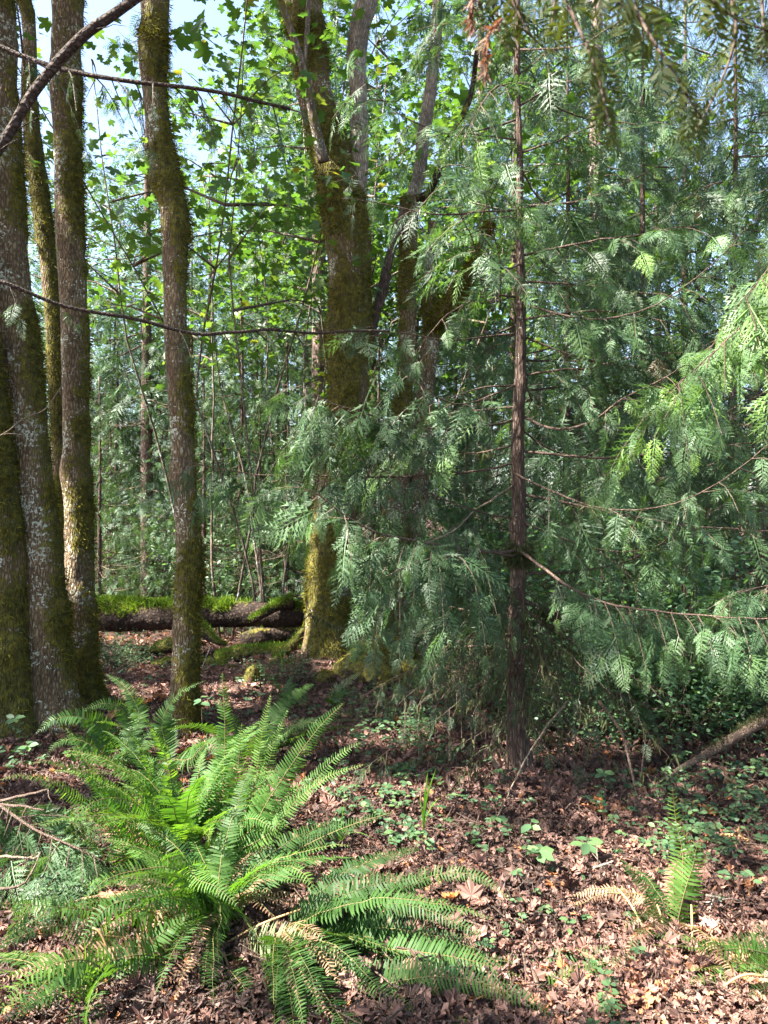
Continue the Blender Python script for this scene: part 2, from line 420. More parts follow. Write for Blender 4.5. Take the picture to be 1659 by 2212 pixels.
def cedar_foliage(mb, pts, r_, T=SPR_HI, twig=.42, spray=.2, gap=.075, hang=.6, start=.12, endsize=.6, per=.075, tubes=True, shade=(0, 1), matl=0, matw=1):
    seg = np.linalg.norm(np.diff(pts, axis=0), axis=1); cum = np.concatenate([[0], np.cumsum(seg)]); Ltot = cum[-1]
    tan = nrm(np.gradient(pts, axis=0))
    s = start * Ltot + gap * .5; sg = 1
    D = []; Nn = []; Lc = []; S = []; Rr = []
    while s < Ltot:
        t = s / Ltot
        p0 = np.array([np.interp(s, cum, pts[:, k]) for k in range(3)]); tg = nrm(np.array([np.interp(s, cum, tan[:, k]) for k in range(3)]))
        sd = nrm(np.cross(tg, UP)) * sg; sg = -sg
        lt = twig * (1 - (1 - endsize) * t) * r_.uniform(.5, 1.15)
        d = nrm(tg * r_.uniform(.35, .9) + sd * r_.uniform(.5, .95) + np.array([0, 0, -hang * r_.uniform(0, .9)]) + r_.normal(size=3) * .12)
        k = max(2, int(lt / per * 1.25)); u = (np.arange(k) + r_.uniform(.3, .9)) / k
        u = np.clip(u, .1, 1)
        pp = p0 + d * lt * u[:, None] + np.array([0, 0, -1.]) * (hang * lt * .45 * u ** 2)[:, None]
        if tubes:
            uu = np.linspace(0, 1, 4)
            tp = p0 + d * lt * uu[:, None] + np.array([0, 0, -1.]) * (hang * lt * .45 * uu ** 2)[:, None]
            mb.tube(tp, np.linspace(.0032, .0012, 4), 3, matw, .5, False)
        tt = nrm(d + np.array([0, 0, -1.]) * (hang * .9 * u)[:, None])
        s2 = nrm(np.cross(tt, UP) + 1e-6) * (np.where(np.arange(k) % 2, 1, -1))[:, None]
        s2[-1] *= .15
        dd = nrm(tt * .75 + s2 * r_.uniform(.3, .75, (k, 1)) + np.array([0, 0, -1.]) * r_.uniform(.0, 1.1, (k, 1)) * hang + r_.normal(size=(k, 3)) * .10)
        D.append(dd); Nn.append(nrm(np.array([0, -.25, .8]) + r_.normal(size=(k, 3)) * .55)); Lc.append(pp)
        S.append(spray * 1.08 * np.clip(np.exp(r_.normal(-.08, .36, k)), .4, 1.9) * (1 - .2 * u))
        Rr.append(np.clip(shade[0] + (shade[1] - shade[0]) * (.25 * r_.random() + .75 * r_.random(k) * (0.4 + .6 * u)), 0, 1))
        s += gap * r_.uniform(.7, 1.3)
    if D:
        D = np.vstack(D); Nn = np.vstack(Nn); Lc = np.vstack(Lc); S = np.concatenate(S); Rr = np.concatenate(Rr)
        Ts = T if isinstance(T, list) else [T]; w_ = r_.integers(0, len(Ts), len(D))
        for q in range(len(Ts)):
            mk = w_ == q
            mb.place(Ts[q], frames(D[mk], Nn[mk]), Lc[mk], S[mk], matl, Rr[mk])


def cedar_path(base, az, Lb, slope, droop, lift, r_, n=14):
    t = np.linspace(0, 1, n)
    out = np.array([math.cos(az), math.sin(az), 0])
    side = np.array([-out[1], out[0], 0])
    z = Lb * (slope * t - droop * np.sin(math.pi * t * .85) + lift * t ** 3)
    wob = np.cumsum(r_.normal(size=n) * .012 * Lb)
    return base + out * (Lb * t)[:, None] + side * wob[:, None] + UP * z[:, None]


# ------------------------------------------------------------------ ground
xs = np.concatenate([-np.geomspace(300, 7, 22), np.linspace(-6.4, 6.4, 130), np.geomspace(7, 300, 22)])
ys = np.concatenate([[-60, -20, -8, -3], np.linspace(-1, 14, 150), np.geomspace(15, 400, 24)])
X, Y = np.meshgrid(xs, ys)
Z = gz(X.ravel(), Y.ravel())
gb = MB(); nx, ny = len(xs), len(ys)
ii = (np.arange(ny - 1)[:, None] * nx + np.arange(nx - 1)[None]).ravel()
gb.add(np.stack([X.ravel(), Y.ravel(), Z - .01], 1), np.concatenate([np.stack([ii, ii + 1, ii + nx + 1], 1), np.stack([ii, ii + nx + 1, ii + nx], 1)]))
tag(gb.build('ground', M['soil']), kind='structure')

# leaf litter -------------------------------------------------------
def frustum_pts(n, y0, y1, pw, r_, spread=.6):
    y = y0 + (y1 - y0) * r_.random(n) ** pw
    x = (r_.random(n) * 2 - 1) * (spread * y + .3)
    return x, y


lb = MB(); r_ = np.random.default_rng(5)
for (n, y0, y1, pw, sz) in ((24000, 1.7, 5.0, 1.2, .037), (20000, 4, 9.5, 1.1, .048), (7000, 8, 17, 1.1, .09)):
    x, y = frustum_pts(n, y0, y1, pw, r_)
    z = gz(x, y) + r_.random(n) * .022 + .004
    which = r_.integers(0, 8, n)
    size = sz * np.clip(np.exp(r_.normal(-.30, .45, n)), .22, 2.0)
    rv = np.clip(r_.normal(.45, .20, n) + (vn(np.stack([x, y, z], 1) * 1.6, 8) - .5) * .6, 0, .97); rv[r_.random(n) < .025] = 1
    nn = nrm(np.array([0, 0, 1.]) + r_.normal(size=(n, 3)) * r_.uniform(.08, .42, (n, 1)))
    dd = rand_unit(n, r_)
    for k in range(8):
        mk = which == k
        lb.place(CRUMP[k], frames(dd[mk], nn[mk]), np.stack([x, y, z], 1)[mk], size[mk], 0, rv[mk])
n = 42000
x, y = frustum_pts(n, 1.7, 7, 1.15, r_)
lb.place(QUADL, frames(rand_unit(n, r_), nrm(np.array([0, 0, 1.]) + r_.normal(size=(n, 3)) * .4)), np.stack([x, y, gz(x, y) + r_.random(n) * .03], 1), r_.uniform(.008, .030, n), 0, np.clip(r_.normal(.42, .24, n), 0, .97))
n = 3600
x, y = frustum_pts(n, 1.8, 9, 1.1, r_)
for k in range(n):
    a = r_.uniform(0, 6.28); l = r_.uniform(.04, .22); t_ = np.linspace(-.5, .5, 3)[:, None]
    q = np.array([x[k], y[k], g1(x[k], y[k]) + .03]) + np.array([math.cos(a), math.sin(a), r_.normal() * .12]) * l * t_ + r_.normal(size=(3, 3)) * .008
    lb.tube(q, np.array([.0035, .003, .0015]) * r_.uniform(.3, 1.2), 3, 1, .5, False)
n = 520
x, y = frustum_pts(n, 1.8, 8, 1.1, r_); which = r_.integers(0, 8, n); nn = nrm(np.array([0, 0, 1.]) + r_.normal(size=(n, 3)) * .16)
for k in range(8):
    mk = which == k
    lb.place(CRUMP[k], frames(rand_unit(mk.sum(), r_), nn[mk]), np.stack([x, y, gz(x, y) + .03], 1)[mk], r_.uniform(.05, .085, mk.sum()) * (.75 + .07 * y[mk]), 0, np.clip(r_.normal(.62, .2, mk.sum()), 0, .97))
tag(lb.build('leaf_litter', [M['litter'], M['twig']], smooth=False), 'brown fallen maple leaves and twigs carpeting the forest floor', 'leaf litter', kind='stuff')

# ------------------------------------------------------------------ mossy maple trunks on the left
MOSSR = np.array([.30, .02, 0])
def crown_leaves(mb, centre, rad, n, r_, T=MAPLE_LO, size=.115, limb_from=None, gaps=True, mat=0, matw=1):
    """leaf clusters scattered through an ellipsoid; leaves over the sunlit spots are left out"""
    nc = max(4, n // 22)
    c = r_.normal(size=(nc, 3)); c = nrm(c) * (r_.random((nc, 1)) ** .45) * np.array(rad) + np.array(centre)
    cen = np.repeat(c, 22, 0); k = len(cen)
    pos = cen + r_.normal(size=(k, 3)) * np.array([.42, .42, .16])
    keep = np.ones(k, bool)
    if gaps:
        uv = pos - (pos @ SUN)[:, None] * SUN
        keep &= vn(uv * 1.1 + 7.7, 17) < .77
        for q, rr, pr in SUNSPOTS:
            v = pos - q; along = v @ SUN
            d = np.linalg.norm(v - along[:, None] * SUN, axis=1)
            edge = (rr * 1.3 + .10) * (.70 + .6 * vn(pos * 2.2, 9))
            keep &= ~((d < edge) & (along > 0) & (r_.random(k) < pr))
    pos = pos[keep]; k = len(pos)
    nn = nrm(np.array([0, 0, 1.]) + r_.normal(size=(k, 3)) * .38); dd = rand_unit(k, r_); dd[:, 2] *= .3
    mb.place(T, frames(dd, nn), pos, size * r_.uniform(.5, 1.2, k), mat, r_.random(k) ** 1.3)
    return c


SUNSPOTS = [
    (P(1610, 2090, 2.4), .32, .97),
    (P(930, 1200, 4.1), .5, .65), (P(1350, 1050, 4.5), .6, .65), (P(1300, 800, 4.6), .6, .6), (P(1250, 500, 4.6), .5, .6), (P(1450, 1330, 4.0), .4, .8), (P(980, 880, 5.5), .5, .6), (P(1500, 1100, 6.5), .8, .6),
    (P(430, 1730, 3.5), .62, .97), (P(600, 1640, 3.6), .40, .95), (P(250, 1720, 3.1), .38, .9), (P(200, 1960, 2.7), .30, .95), (P(470, 2130, 2.55), .42, .97),
    (P(1190, 1930, 3.15), .46, .97), (P(1080, 1990, 3.0), .20, .9), (P(1330, 2000, 2.9), .25, .9), (P(1540, 2090, 2.7), .28, .95),
    (P(1230, 2090, 2.65), .16, .9), (P(690, 1340, 7.6), .30, .98), (P(690, 1180, 7.7), .30, .85), (P(540, 1295, 8.5), .22, .95), (P(1480, 840, 4.2), .32, .95), (P(1500, 830, 3.05), .34, .98), (P(1620, 680, 3.1), .34, .98), (P(1620, 1280, 3.9), .3, .9),
    (P(690, 1080, 3.9), .26, .95), (P(720, 1180, 4.0), .26, .9), (P(1090, 440, 4.4), .3, .95), (P(1610, 640, 4.3), .36, .95), (P(1240, 200, 4.6), .3, .9),
    (P(870, 1600, 5.2), .22, .8), (P(150, 450, 6.0), .25, .8), (P(1300, 1270, 4.3), .25, .8), (P(1000, 1490, 6.5), .25, .8), (P(560, 1360, 8.2), .2, .9),
    (P(330, 1430, 7.5), .2, .8), (P(1460, 1720, 3.4), .2, .7), (P(1400, 1440, 6.6), .5, .8), (P(1250, 1480, 6.2), .35, .8), (P(500, 1560, 4.4), .3, .8), (P(480, 1480, 3.6), .35, .97), (P(1560, 1500, 6.5), .35, .7), (P(1290, 620, 5), .3, .6), (P(850, 1150, 4.3), .3, .7)]

TR = {}
def maple(label, keys, seed, mossbias, crown, ncrown, knots=(), mossdir=MOSSR, tufts=5000, tuft=.03, top=None, sides=40, group='mossy maples at the left edge', name='maple_tree', shade_clumps=()):
    base = np.array(keys[0][:3]); r_ = np.random.default_rng(seed)
    root = thing(name, label, 'tree', base, group)
    V, T, Nf, ms, pts, rad = trunk_mesh(keys, sides, .028,   .07, .055, knots, seed, mossdir, mossbias, .42, .30)
    mb = MB(); mb.add(V, T, 0, ms); tr = mb.build('trunk', [M['bark']], root, base)
    vis = (V[:, 2] < CAMZ + .75 * V[:, 1]) & (V[:, 2] > -.1)
    mm = MB(); moss_tufts(mm, V[vis], Nf[vis], ms[vis], int(tufts * 1.5), tuft * 1.25, r_, 0, .45, .42, 0, .9)
    mm.build('moss', [M['moss']], root, base)
    if crown:
        cb = MB(); c = crown_leaves(cb, crown[0], crown[1], ncrown, r_)  # crown lies out of view, set sunward to dapple the ground
        for bc, br_, bn in shade_clumps: c = np.vstack([c, crown_leaves(cb, bc, br_, bn, r_, size=.14)])
        tp = pts[-1]
        for q in c[::max(1, len(c) // 26)]:
            t_ = np.linspace(0, 1, 7)[:, None]; l = tp + (q - tp) * t_ + UP * np.sin(t_ * math.pi) * .5
            cb.tube(l, np.linspace(rad[-1] * .5, .012, 7), 5, 1, .3)
        cb.build('crown', [M['maple'], M['bark']], root, base)
    return root


def up_keys(last, tgt, r1):
    p0 = np.array(last[:3]); tgt = np.array(tgt)
    return [(*(p0 + (tgt - p0) * .5), (last[3] + r1) / 2), (*tgt, r1)]


def px_tree(lst, tgt, r1=.06):
    k = keys_px(lst); k[0] = (k[0][0], k[0][1], g1(k[0][0], k[0][1]) - .08, k[0][3])
    return k + up_keys(k[-1], tgt, r1)


maple('broad dark trunk thick with moss at the left edge',
      px_tree([(8, 1600, 5.5, 190), (6, 1530, 5.5, 150), (4, 1430, 5.5, 122), (2, 1300, 5.5, 112), (-6, 1100, 5.45, 96), (-22, 950, 5.4, 84), (-48, 780, 5.35, 80), (-85, 500, 5.3, 70), (-150, 0, 5.2, 60)], (-4.6, 4.6, 8.2)),
      21, .62, ((-7.6, 3.2, 11.0), (2.9, 2.9, 2.2)), 3000, (), np.array([.2, -.05, 0]), 9000, .035)
maple('large leaning maple trunk with white lichen flecks, second from the left edge',
      px_tree([(118, 1610, 5.6, 150), (113, 1540, 5.6, 112), (108, 1460, 5.6, 86), (102, 1330, 5.6, 80), (90, 1200, 5.6, 78), (78, 1090, 5.6, 74), (58, 900, 5.6, 76), (36, 700, 5.6, 77), (22, 560, 5.6, 72), (12, 400, 5.6, 70), (0, 200, 5.6, 66), (-8, 0, 5.6, 62)], (-3.6, 5.2, 8.6)),
      22, .30, ((-6.2, 5.6, 11.5), (2.9, 2.7, 2.2)), 2900, [(.30, .1, .14, .12), (.10, 3.3, .2, .1)], np.array([.42, .05, 0]), 6000,
      shade_clumps=[((-10.6 + 2.15 * i, -1.2 + 2.1 * j, 10.0 + .7 * ((i + j) % 2)), (1.9, 1.9, .9), 1250) for i in range(4) for j in range(4)])  # unseen leaf clumps added sunward to shade the foreground
maple('slender moss-covered stem squeezed between the two large maple trunks, mostly hidden',
      px_tree([(132, 1530, 6.9, 48), (130, 1300, 6.9, 34), (130, 1100, 6.9, 30), (124, 900, 6.9, 30), (118, 760, 6.9, 30), (108, 620, 6.9, 32), (92, 460, 6.9, 36), (74, 340, 6.9, 36), (62, 200, 6.9, 30), (52, 0, 6.9, 28)], (-4.2, 6.6, 8.5), .04),
      23, .62, ((-8.2, 5.0, 12.0), (2.6, 2.0, 1.8)), 1800, (), np.array([.15, -.1, 0]), 5000)
maple('straight brown maple trunk just right of the lichen-flecked leaning trunk',
      px_tree([(190, 1560, 6.1, 110), (180, 1490, 6.1, 74), (176, 1400, 6.1, 60), (171, 1200, 6.1, 56), (165, 1000, 6.1, 56), (164, 850, 6.1, 54), (159, 660, 6.1, 56), (150, 500, 6.1, 55), (146, 330, 6.1, 55), (140, 200, 6.1, 60), (141, 100, 6.1, 60), (144, 0, 6.1, 62)], (-2.9, 6.2, 8.8)),
      24, .44, ((-5.0, 5.8, 12.6), (2.4, 1.8, 1.8)), 1500, [(.22, .2, .25, .12), (.58, 2.6, .2, .12)], np.array([.34, .0, 0]), 7000)
maple('lone mossy maple trunk with bulging burls behind the largest sword fern',
      px_tree([(402, 1600, 5.5, 62), (398, 1540, 5.5, 52), (398, 1450, 5.5, 54), (402, 1310, 5.5, 53), (408, 1220, 5.5, 54), (403, 1130, 5.5, 50), (396, 1000, 5.5, 47), (388, 850, 5.5, 46), (380, 720, 5.5, 49), (376, 560, 5.5, 50), (377, 480, 5.5, 57), (363, 400, 5.5, 54), (345, 310, 5.5, 48), (334, 210, 5.5, 50), (328, 110, 5.5, 58), (330, 0, 5.5, 50)], (-2.0, 5.4, 8.8)),
      25, .58, ((-3.2, 5.2, 13.0), (2.6, 2.6, 2.0)), 2100, [(.21, .1, .30, .10), (.27, 2.9, .2, .08), (.45, .2, .40, .10), (.60, 2.8, .3, .1)], np.array([.26, .05, 0]), 10000, .03,
      shade_clumps=(((-1.0, 1.0, 12.5), (3.6, 3.4, 1.6), 2300), ((3.0, 2.0, 12.5), (3.6, 3.4, 1.6), 2300), ((-3.5, -3.5, 12), (3.6, 3.4, 1.8), 2300), ((2.0, -4.0, 12), (3.8, 3.4, 1.8), 2300), ((6.5, 0.5, 11.5), (3.2, 4.0, 1.8), 2000)))  # unseen leaf clumps added overhead to hold back sky light

# ------------------------------------------------------------------ old forked maple in the middle
def branch_part(name, keys, mat, root, base, seed, mossbias=.5, tufts=0, sides=24, bump=.06, fine=.05, mossdir=None, tuft=.03, droop=.6):
    V, T, Nf, ms, pts, rad = trunk_mesh(keys, sides, .03, bump, fine, (), seed, mossdir, mossbias, .38)
    mb = MB(); mb.add(V, T, 0, ms); o = mb.build(name, [mat], root, base)
    if tufts:
        mm = MB(); moss_tufts(mm, V, Nf, ms, tufts, tuft, np.random.default_rng(seed), 0, droop, .42)
        mm.build('moss', [M['moss']], o, base)
    return o


k0 = keys_px([(705, 1500, 7.7, 180), (703, 1440, 7.75, 118), (705, 1360, 7.8, 92), (712, 1250, 7.9, 94), (725, 1100, 7.9, 86), (742, 950, 8.0, 82), (752, 830, 8.0, 84), (754, 700, 8.0, 94), (755, 600, 8.0, 92), (750, 520, 8.0, 94), (742, 440, 8.0, 98), (722, 350, 8.0, 86), (702, 280, 8.0, 78), (680, 200, 8.0, 76), (664, 100, 8.0, 78), (650, 0, 8.0, 80)])
base = np.array(k0[0][:3]); base[2] = g1(base[0], base[1])
k0 += up_keys(k0[-1], (-1.6, 8.4, 10.5), .08)
root = thing('maple_tree', 'old forked bigleaf maple in the middle, thick trunk shaggy with moss', 'tree', base)
V, T, Nf, ms, pts, rad = trunk_mesh(k0, 48, .03, .08, .04, [(.18, 2.8, .25, .15), (.50, 2.9, .15, .2)], 31, np.array([-.05, -.12, 0]), .52, .42, .30)
mb = MB(); mb.add(V, T, 0, ms); mb.build('trunk', [M['bark']], root, base)
vis = (V[:, 2] < CAMZ + .75 * V[:, 1])
mm = MB(); moss_tufts(mm, V[vis], Nf[vis], ms[vis], 16000, .05, rng, 0, .7, .40)
mm.build('moss', [M['moss']], root, base)
ks = keys_px([(748, 470, 7.95, 60), (772, 380, 7.95, 46), (776, 300, 7.95, 38), (774, 200, 7.95, 36), (770, 120, 7.95, 44), (782, 40, 7.95, 46), (800, -20, 7.95, 38), (808, -70, 7.95, 16)])
branch_part('dead_stem', ks, M['dead'], root, base, 32, .12, 0, 24, .14, .10)
branch_part('sucker', keys_px([(655, 150, 7.5, 9), (661, 100, 7.5, 10), (665, 40, 7.5, 10), (668, -40, 7.5, 9)]), M['bark_plain'], root, base, 33, .4, 0, 10)
branch_part('limb', keys_px([(700, 350, 7.7, 26), (678, 260, 7.6, 20), (650, 130, 7.5, 16), (612, 20, 7.5, 14), (590, -40, 7.5, 12)]), M['bark_plain'], root, base, 34, .35, 0, 12)
cb = MB(); r_ = np.random.default_rng(36)
crown_leaves(cb, (-2.0, 8.2, 12.6), (2.4, 1.9, 1.6), 1000, r_)
crown_leaves(cb, (.8, 8.4, 11.2), (2.4, 2.0, 1.5), 700, r_)
for (px, py, Y, n_, s_) in ((655, 60, 8.6, 40, .5), (600, 110, 8.4, 40, .5), (760, 400, 7.6, 16, .3), (720, 330, 8.2, 25, .4), (860, 120, 8.2, 40, .6), (560, 30, 8.2, 60, .7)):
    q = P(px, py, Y); k = n_
    pos = q + rng.normal(size=(k, 3)) * np.array([s_, s_ * .5, s_ * .4])
    cb.place(MAPLE_HI, frames(rand_unit(k) * np.array([1, 1, .3]), nrm(np.array([0, -.2, 1]) + rng.normal(size=(k, 3)) * .4)), pos, .10 * rng.uniform(.5, 1.2, k), 0, rng.random(k))
cb.build('crown', [M['maple'], M['bark']], root, base)

# second clump right of it
b2 = np.array(keys_px([(850, 1480, 8.4, 100)])[0][:3]); b2[2] = g1(b2[0], b2[1])
root = thing('maple_tree', 'many-stemmed mossy maple behind the drooping cedar boughs, with a grey dead top', 'tree', b2)
branch_part('trunk', [(b2[0] + .05, b2[1], b2[2] - .1, .42)] + keys_px([(848, 1400, 8.4, 100), (852, 1250, 8.4, 74), (856, 1100, 8.4, 54), (866, 950, 8.4, 44), (877, 800, 8.4, 32), (882, 620, 8.4, 36), (884, 500, 8.4, 36), (888, 430, 8.4, 42)]), M['bark'], root, b2, 41, .52, 7000, 32, .09, .05, np.array([-.1, -.1, 0]), .045)
branch_part('dead_stem', keys_px([(886, 440, 8.4, 34), (905, 380, 8.4, 28), (915, 290, 8.4, 28), (928, 210, 8.4, 26), (940, 110, 8.4, 24), (946, 0, 8.4, 23), (950, -120, 8.4, 20)]), M['dead'], root, b2, 42, .22, 0, 20, .09, .06)
branch_part('limb', keys_px([(890, 435, 8.4, 30), (922, 420, 8.3, 16), (945, 375, 8.2, 16), (965, 310, 8.2, 15), (1000, 250, 8.1, 14), (1020, 190, 8.1, 12), (1030, 110, 8.0, 10)]), M['rot'], root, b2, 43, .2, 0, 14)
branch_part('stem', keys_px([(770, 1000, 8.2, 30), (775, 900, 8.2, 28), (786, 800, 8.2, 20), (806, 700, 8.2, 22), (828, 620, 8.2, 22), (843, 550, 8.2, 20), (868, 470, 8.3, 18), (884, 430, 8.4, 14)]), M['cedarbark'], root, b2, 44, .12, 0, 18, .12, .08)
branch_part('stem', keys_px([(885, 1420, 8.5, 50), (890, 1200, 8.5, 46), (905, 1040, 8.5, 40), (915, 900, 8.5, 34), (928, 760, 8.5, 38), (930, 690, 8.5, 34), (925, 600, 8.5, 22), (935, 480, 8.5, 18)]), M['bark'], root, b2, 45, .42, 4000, 24, .1, .06, None, .04)
branch_part('limb', keys_px([(935, 705, 8.4, 30), (955, 680, 8.3, 34), (975, 655, 8.2, 36), (995, 620, 8.1, 30), (1030, 560, 8.0, 20), (1060, 480, 7.9, 12)]), M['bark'], root, b2, 46, .85, 3500, 20, .12, .08, None, .06)

# mossy boulders of roots at the mound
for (px, py, Y, rx, lab) in ((700, 1478, 7.1, .155, 'small rounded hummock of golden moss on the duff mound below the old maple'), (632, 1450, 7.5, .17, 'dark green moss hummock left of the old maple beside the rotten log')):
    c = P(px, py, Y); V, T, Nf, ms, _, _ = trunk_mesh([(c[0] + .02, c[1], c[2] - .22, rx * 1.15), (c[0], c[1], c[2] - .06, rx * 1.05), (c[0] + .02, c[1], c[2] + .04, rx * .85), (c[0] + .02, c[1], c[2] + .10, rx * .45), (c[0] + .02, c[1], c[2] + .12, rx * .08)], 24, .02, .14, .06, (), 51, None, .9, .2)
    mb = MB(); mb.add(V, T, 0, ms); o = mb.build('moss_hummock', [M['bark']], None, (c[0], c[1], c[2] - .2)); tag(o, lab, 'moss hummock')
    mm = MB(); moss_tufts(mm, V, Nf, ms, 2500, .03); mm.build('moss', [M['moss']], o, (c[0], c[1], c[2] - .2))
c = P(828, 1490, 7.4)
V, T, Nf, ms, _, _ = trunk_mesh([(c[0], c[1], c[2] - .15, .46), (c[0], c[1], c[2] + .05, .42), (c[0] + .03, c[1] + .1, c[2] + .24, .30), (c[0] + .06, c[1] + .2, c[2] + .42, .17), (c[0] + .06, c[1] + .25, c[2] + .5, .05)], 36, .03, .28, .10, (), 55, None, .55, .4, .2)
mb = MB(); mb.add(V, T, 0, ms); o = mb.build('root_mound', [M['rot']], None, tuple(c)); tag(o, 'dark mossy mound of old roots at the foot of the two old maples', 'root mound')
mm = MB(); moss_tufts(mm, V, Nf, ms, 5000, .04); mm.build('moss', [M['moss']], o, tuple(c))
# small stump
c = P(541, 1470, 6.9); ks = [(c[0] - .02, c[1], c[2] - .12, .075), (c[0], c[1], c[2], .06), (c[0] + .03, c[1], c[2] + .09, .05), (c[0] + .05, c[1], c[2] + .13, .03)]
V, T, Nf, ms, _, _ = trunk_mesh(ks, 18, .015, .15, .1, (), 52, None, .6, .3)
mb = MB(); mb.add(V, T, 0, ms); o = mb.build('stump', [M['rot']], None, ks[0][:3]); tag(o, 'tiny dark mossy stump poking up in front of the fallen logs', 'stump')
mm = MB(); moss_tufts(mm, V, Nf, ms, 900, .025); mm.build('moss', [M['moss']], o, ks[0][:3])

# ------------------------------------------------------------------ fallen logs
def log_thing(label, keys, seed, sides, mossbias, tufts, mat='rot', tuft=.035, name='fallen_log', upw=.75, mossmat='mossgreen', bump=.16):
    b_ = np.array(keys[0][:3]); root = thing(name, label, 'log', b_)
    V, T, Nf, ms, pts, rad = trunk_mesh(keys, sides, .025, bump, .07, (), seed, np.array([0, .0, upw]), mossbias, .48)
    mb = MB(); mb.add(V, T, 0, ms); mb.build('wood', [M[mat]], root, b_)
    mm = MB(); moss_tufts(mm, V, Nf, ms, tufts, tuft, np.random.default_rng(seed), 0, -.3, .45); mm.build('moss', [M[mossmat]], root, b_)
    return root


log_thing('long fallen log with a bright green mossy top behind the left trunks',
          keys_px([(60, 1326, 9.0, 66), (200, 1330, 8.8, 66), (320, 1331, 8.7, 62), (430, 1329, 8.6, 58), (540, 1328, 8.5, 56), (620, 1330, 8.4, 50), (655, 1332, 8.4, 44)]), 61, 36, .04, 20000, 'rot', .055)
log_thing('lower rotten log with green moss on top, just under the long fallen log',
          keys_px([(470, 1432, 7.8, 34), (520, 1424, 7.85, 46), (580, 1418, 7.9, 44), (640, 1412, 7.9, 36), (668, 1408, 7.9, 30)]), 62, 28, .2, 4500)
log_thing('thin dark rotten log half buried in litter left of the lower mossy log',
          keys_px([(330, 1440, 7.6, 16), (400, 1432, 7.6, 22), (470, 1440, 7.6, 20), (520, 1452, 7.5, 10)]), 68, 18, .1, 900)
log_thing('broken piece of rotten wood tilted against the long log, left of the old forked maple',
          keys_px([(585, 1445, 7.5, 18), (612, 1418, 7.7, 24), (640, 1385, 7.9, 22), (655, 1360, 8.0, 12)]), 69, 16, .15, 700)
log_thing('reddish crumbling rotten log between the two mossy logs',
          keys_px([(520, 1392, 8.3, 40), (570, 1378, 8.35, 44), (620, 1370, 8.4, 40), (670, 1366, 8.4, 36)]), 63, 26, -.1, 200)
log_thing('short mossy branch stub propping the long log at its broken right end',
          keys_px([(545, 1342, 8.2, 12), (575, 1325, 8.2, 14), (605, 1308, 8.25, 20), (632, 1302, 8.3, 30)]), 64, 18, .35, 2500, 'rot', .04, 'mossy_branch')
log_thing('mossy broken limb slanting down under the long log, right of the lone maple trunk',
          keys_px([(425, 1350, 8.2, 22), (448, 1372, 8.1, 22), (470, 1388, 8.0, 12), (488, 1392, 8.0, 7)]), 65, 16, .45, 1500, 'rot', .03, 'mossy_branch')
log_thing('golden mossy log end peeping out left of the lone maple trunk',
          keys_px([(330, 1408, 8.2, 14), (352, 1400, 8.15, 26), (380, 1396, 8.1, 30), (410, 1396, 8.1, 26)]), 66, 18, .45, 1500, 'rot', .03)
log_thing('fallen branch furred with grey-brown lichen slanting up at the right edge',
          keys_px([(1375, 1716, 4.35, 7), (1430, 1684, 4.45, 10), (1500, 1644, 4.5, 17), (1580, 1598, 4.5, 20), (1700, 1530, 4.5, 22)]), 67, 16, .30, 3200, 'twig', .022, 'fallen_branch', .2, 'lichen')

# ------------------------------------------------------------------ the young redcedar right of centre
def smooth_path(lst, step=.06):
    return catmull(np.array([P(*q) for q in lst]), step)


CED = []
def add_branch(root, base, pts, r0, seed, foliage=True, T=SPR_HI, mat='twig', lichen=0, name='branch', **kw):
    r_ = np.random.default_rng(seed)
    pts = pts + np.cumsum(r_.normal(size=pts.shape) * .0035, axis=0)
    mb = MB(); mb.tube(pts, np.linspace(r0, r0 * .22, len(pts)), 6, 0, np.clip(r_.random(), 0, 1) * .5)
    if lichen:
        k = lichen; ix = r_.integers(2, len(pts), k)
        d = nrm(np.array([0, 0, -1.]) + r_.normal(size=(k, 3)) * .35)
        mb.place(BLADE, frames(d, rand_unit(k, r_)), pts[ix] + r_.normal(size=(k, 3)) * .012, r_.uniform(.02, .075, k), 1, r_.random(k))
    o = mb.build(name, [M[mat], M['lichen']], root, base)
    if foliage:
        fb = MB(); cedar_foliage(fb, pts, r_, T, **kw)
        fb.build('foliage', [M['cedar'], M['twig']], o, base)
    return o


ck = keys_px([(1118, 1690, 4.66, 74), (1121, 1640, 4.66, 52), (1116, 1500, 4.66, 40), (1114, 1400, 4.66, 36), (1119, 1250, 4.66, 35), (1121, 1100, 4.66, 31), (1118, 950, 4.66, 27), (1124, 800, 4.66, 24), (1126, 650, 4.66, 20), (1122, 500, 4.66, 17), (1123, 350, 4.66, 14), (1119, 200, 4.66, 11), (1118, 0, 4.66, 11), (1116, -250, 4.66, 6)])
cb_ = np.array(ck[0][:3]); cb_[2] = g1(cb_[0], cb_[1])
cedar = thing('redcedar_tree', 'young redcedar right of centre with slim reddish trunk and drooping grey-green boughs', 'tree', cb_)
V, T, Nf, ms, cpts, crad = trunk_mesh(ck, 26, .02, .05, .06, [(.33, -1.5, .5, .04), (.37, 1.2, .4, .035), (.45, 2.6, .4, .035), (.53, .3, .5, .03), (.29, .6, .6, .05)], 71, None, .02, .2, .25)
mb = MB(); mb.add(V, T, 0, ms); tr = mb.build('trunk', [M['cedarbark']], cedar, cb_)
mm = MB(); mk = np.exp(-((V[:, 2] - P(0, 1195, 4.66)[2]) / .08) ** 2) * (.6 + .4 * rng.random(len(V)))
moss_tufts(mm, V, Nf, mk, 1600, .06, rng, 0, .8, .3); mm.build('moss', [M['lichen']], cedar, cb_)  # these tufts are hanging lichen

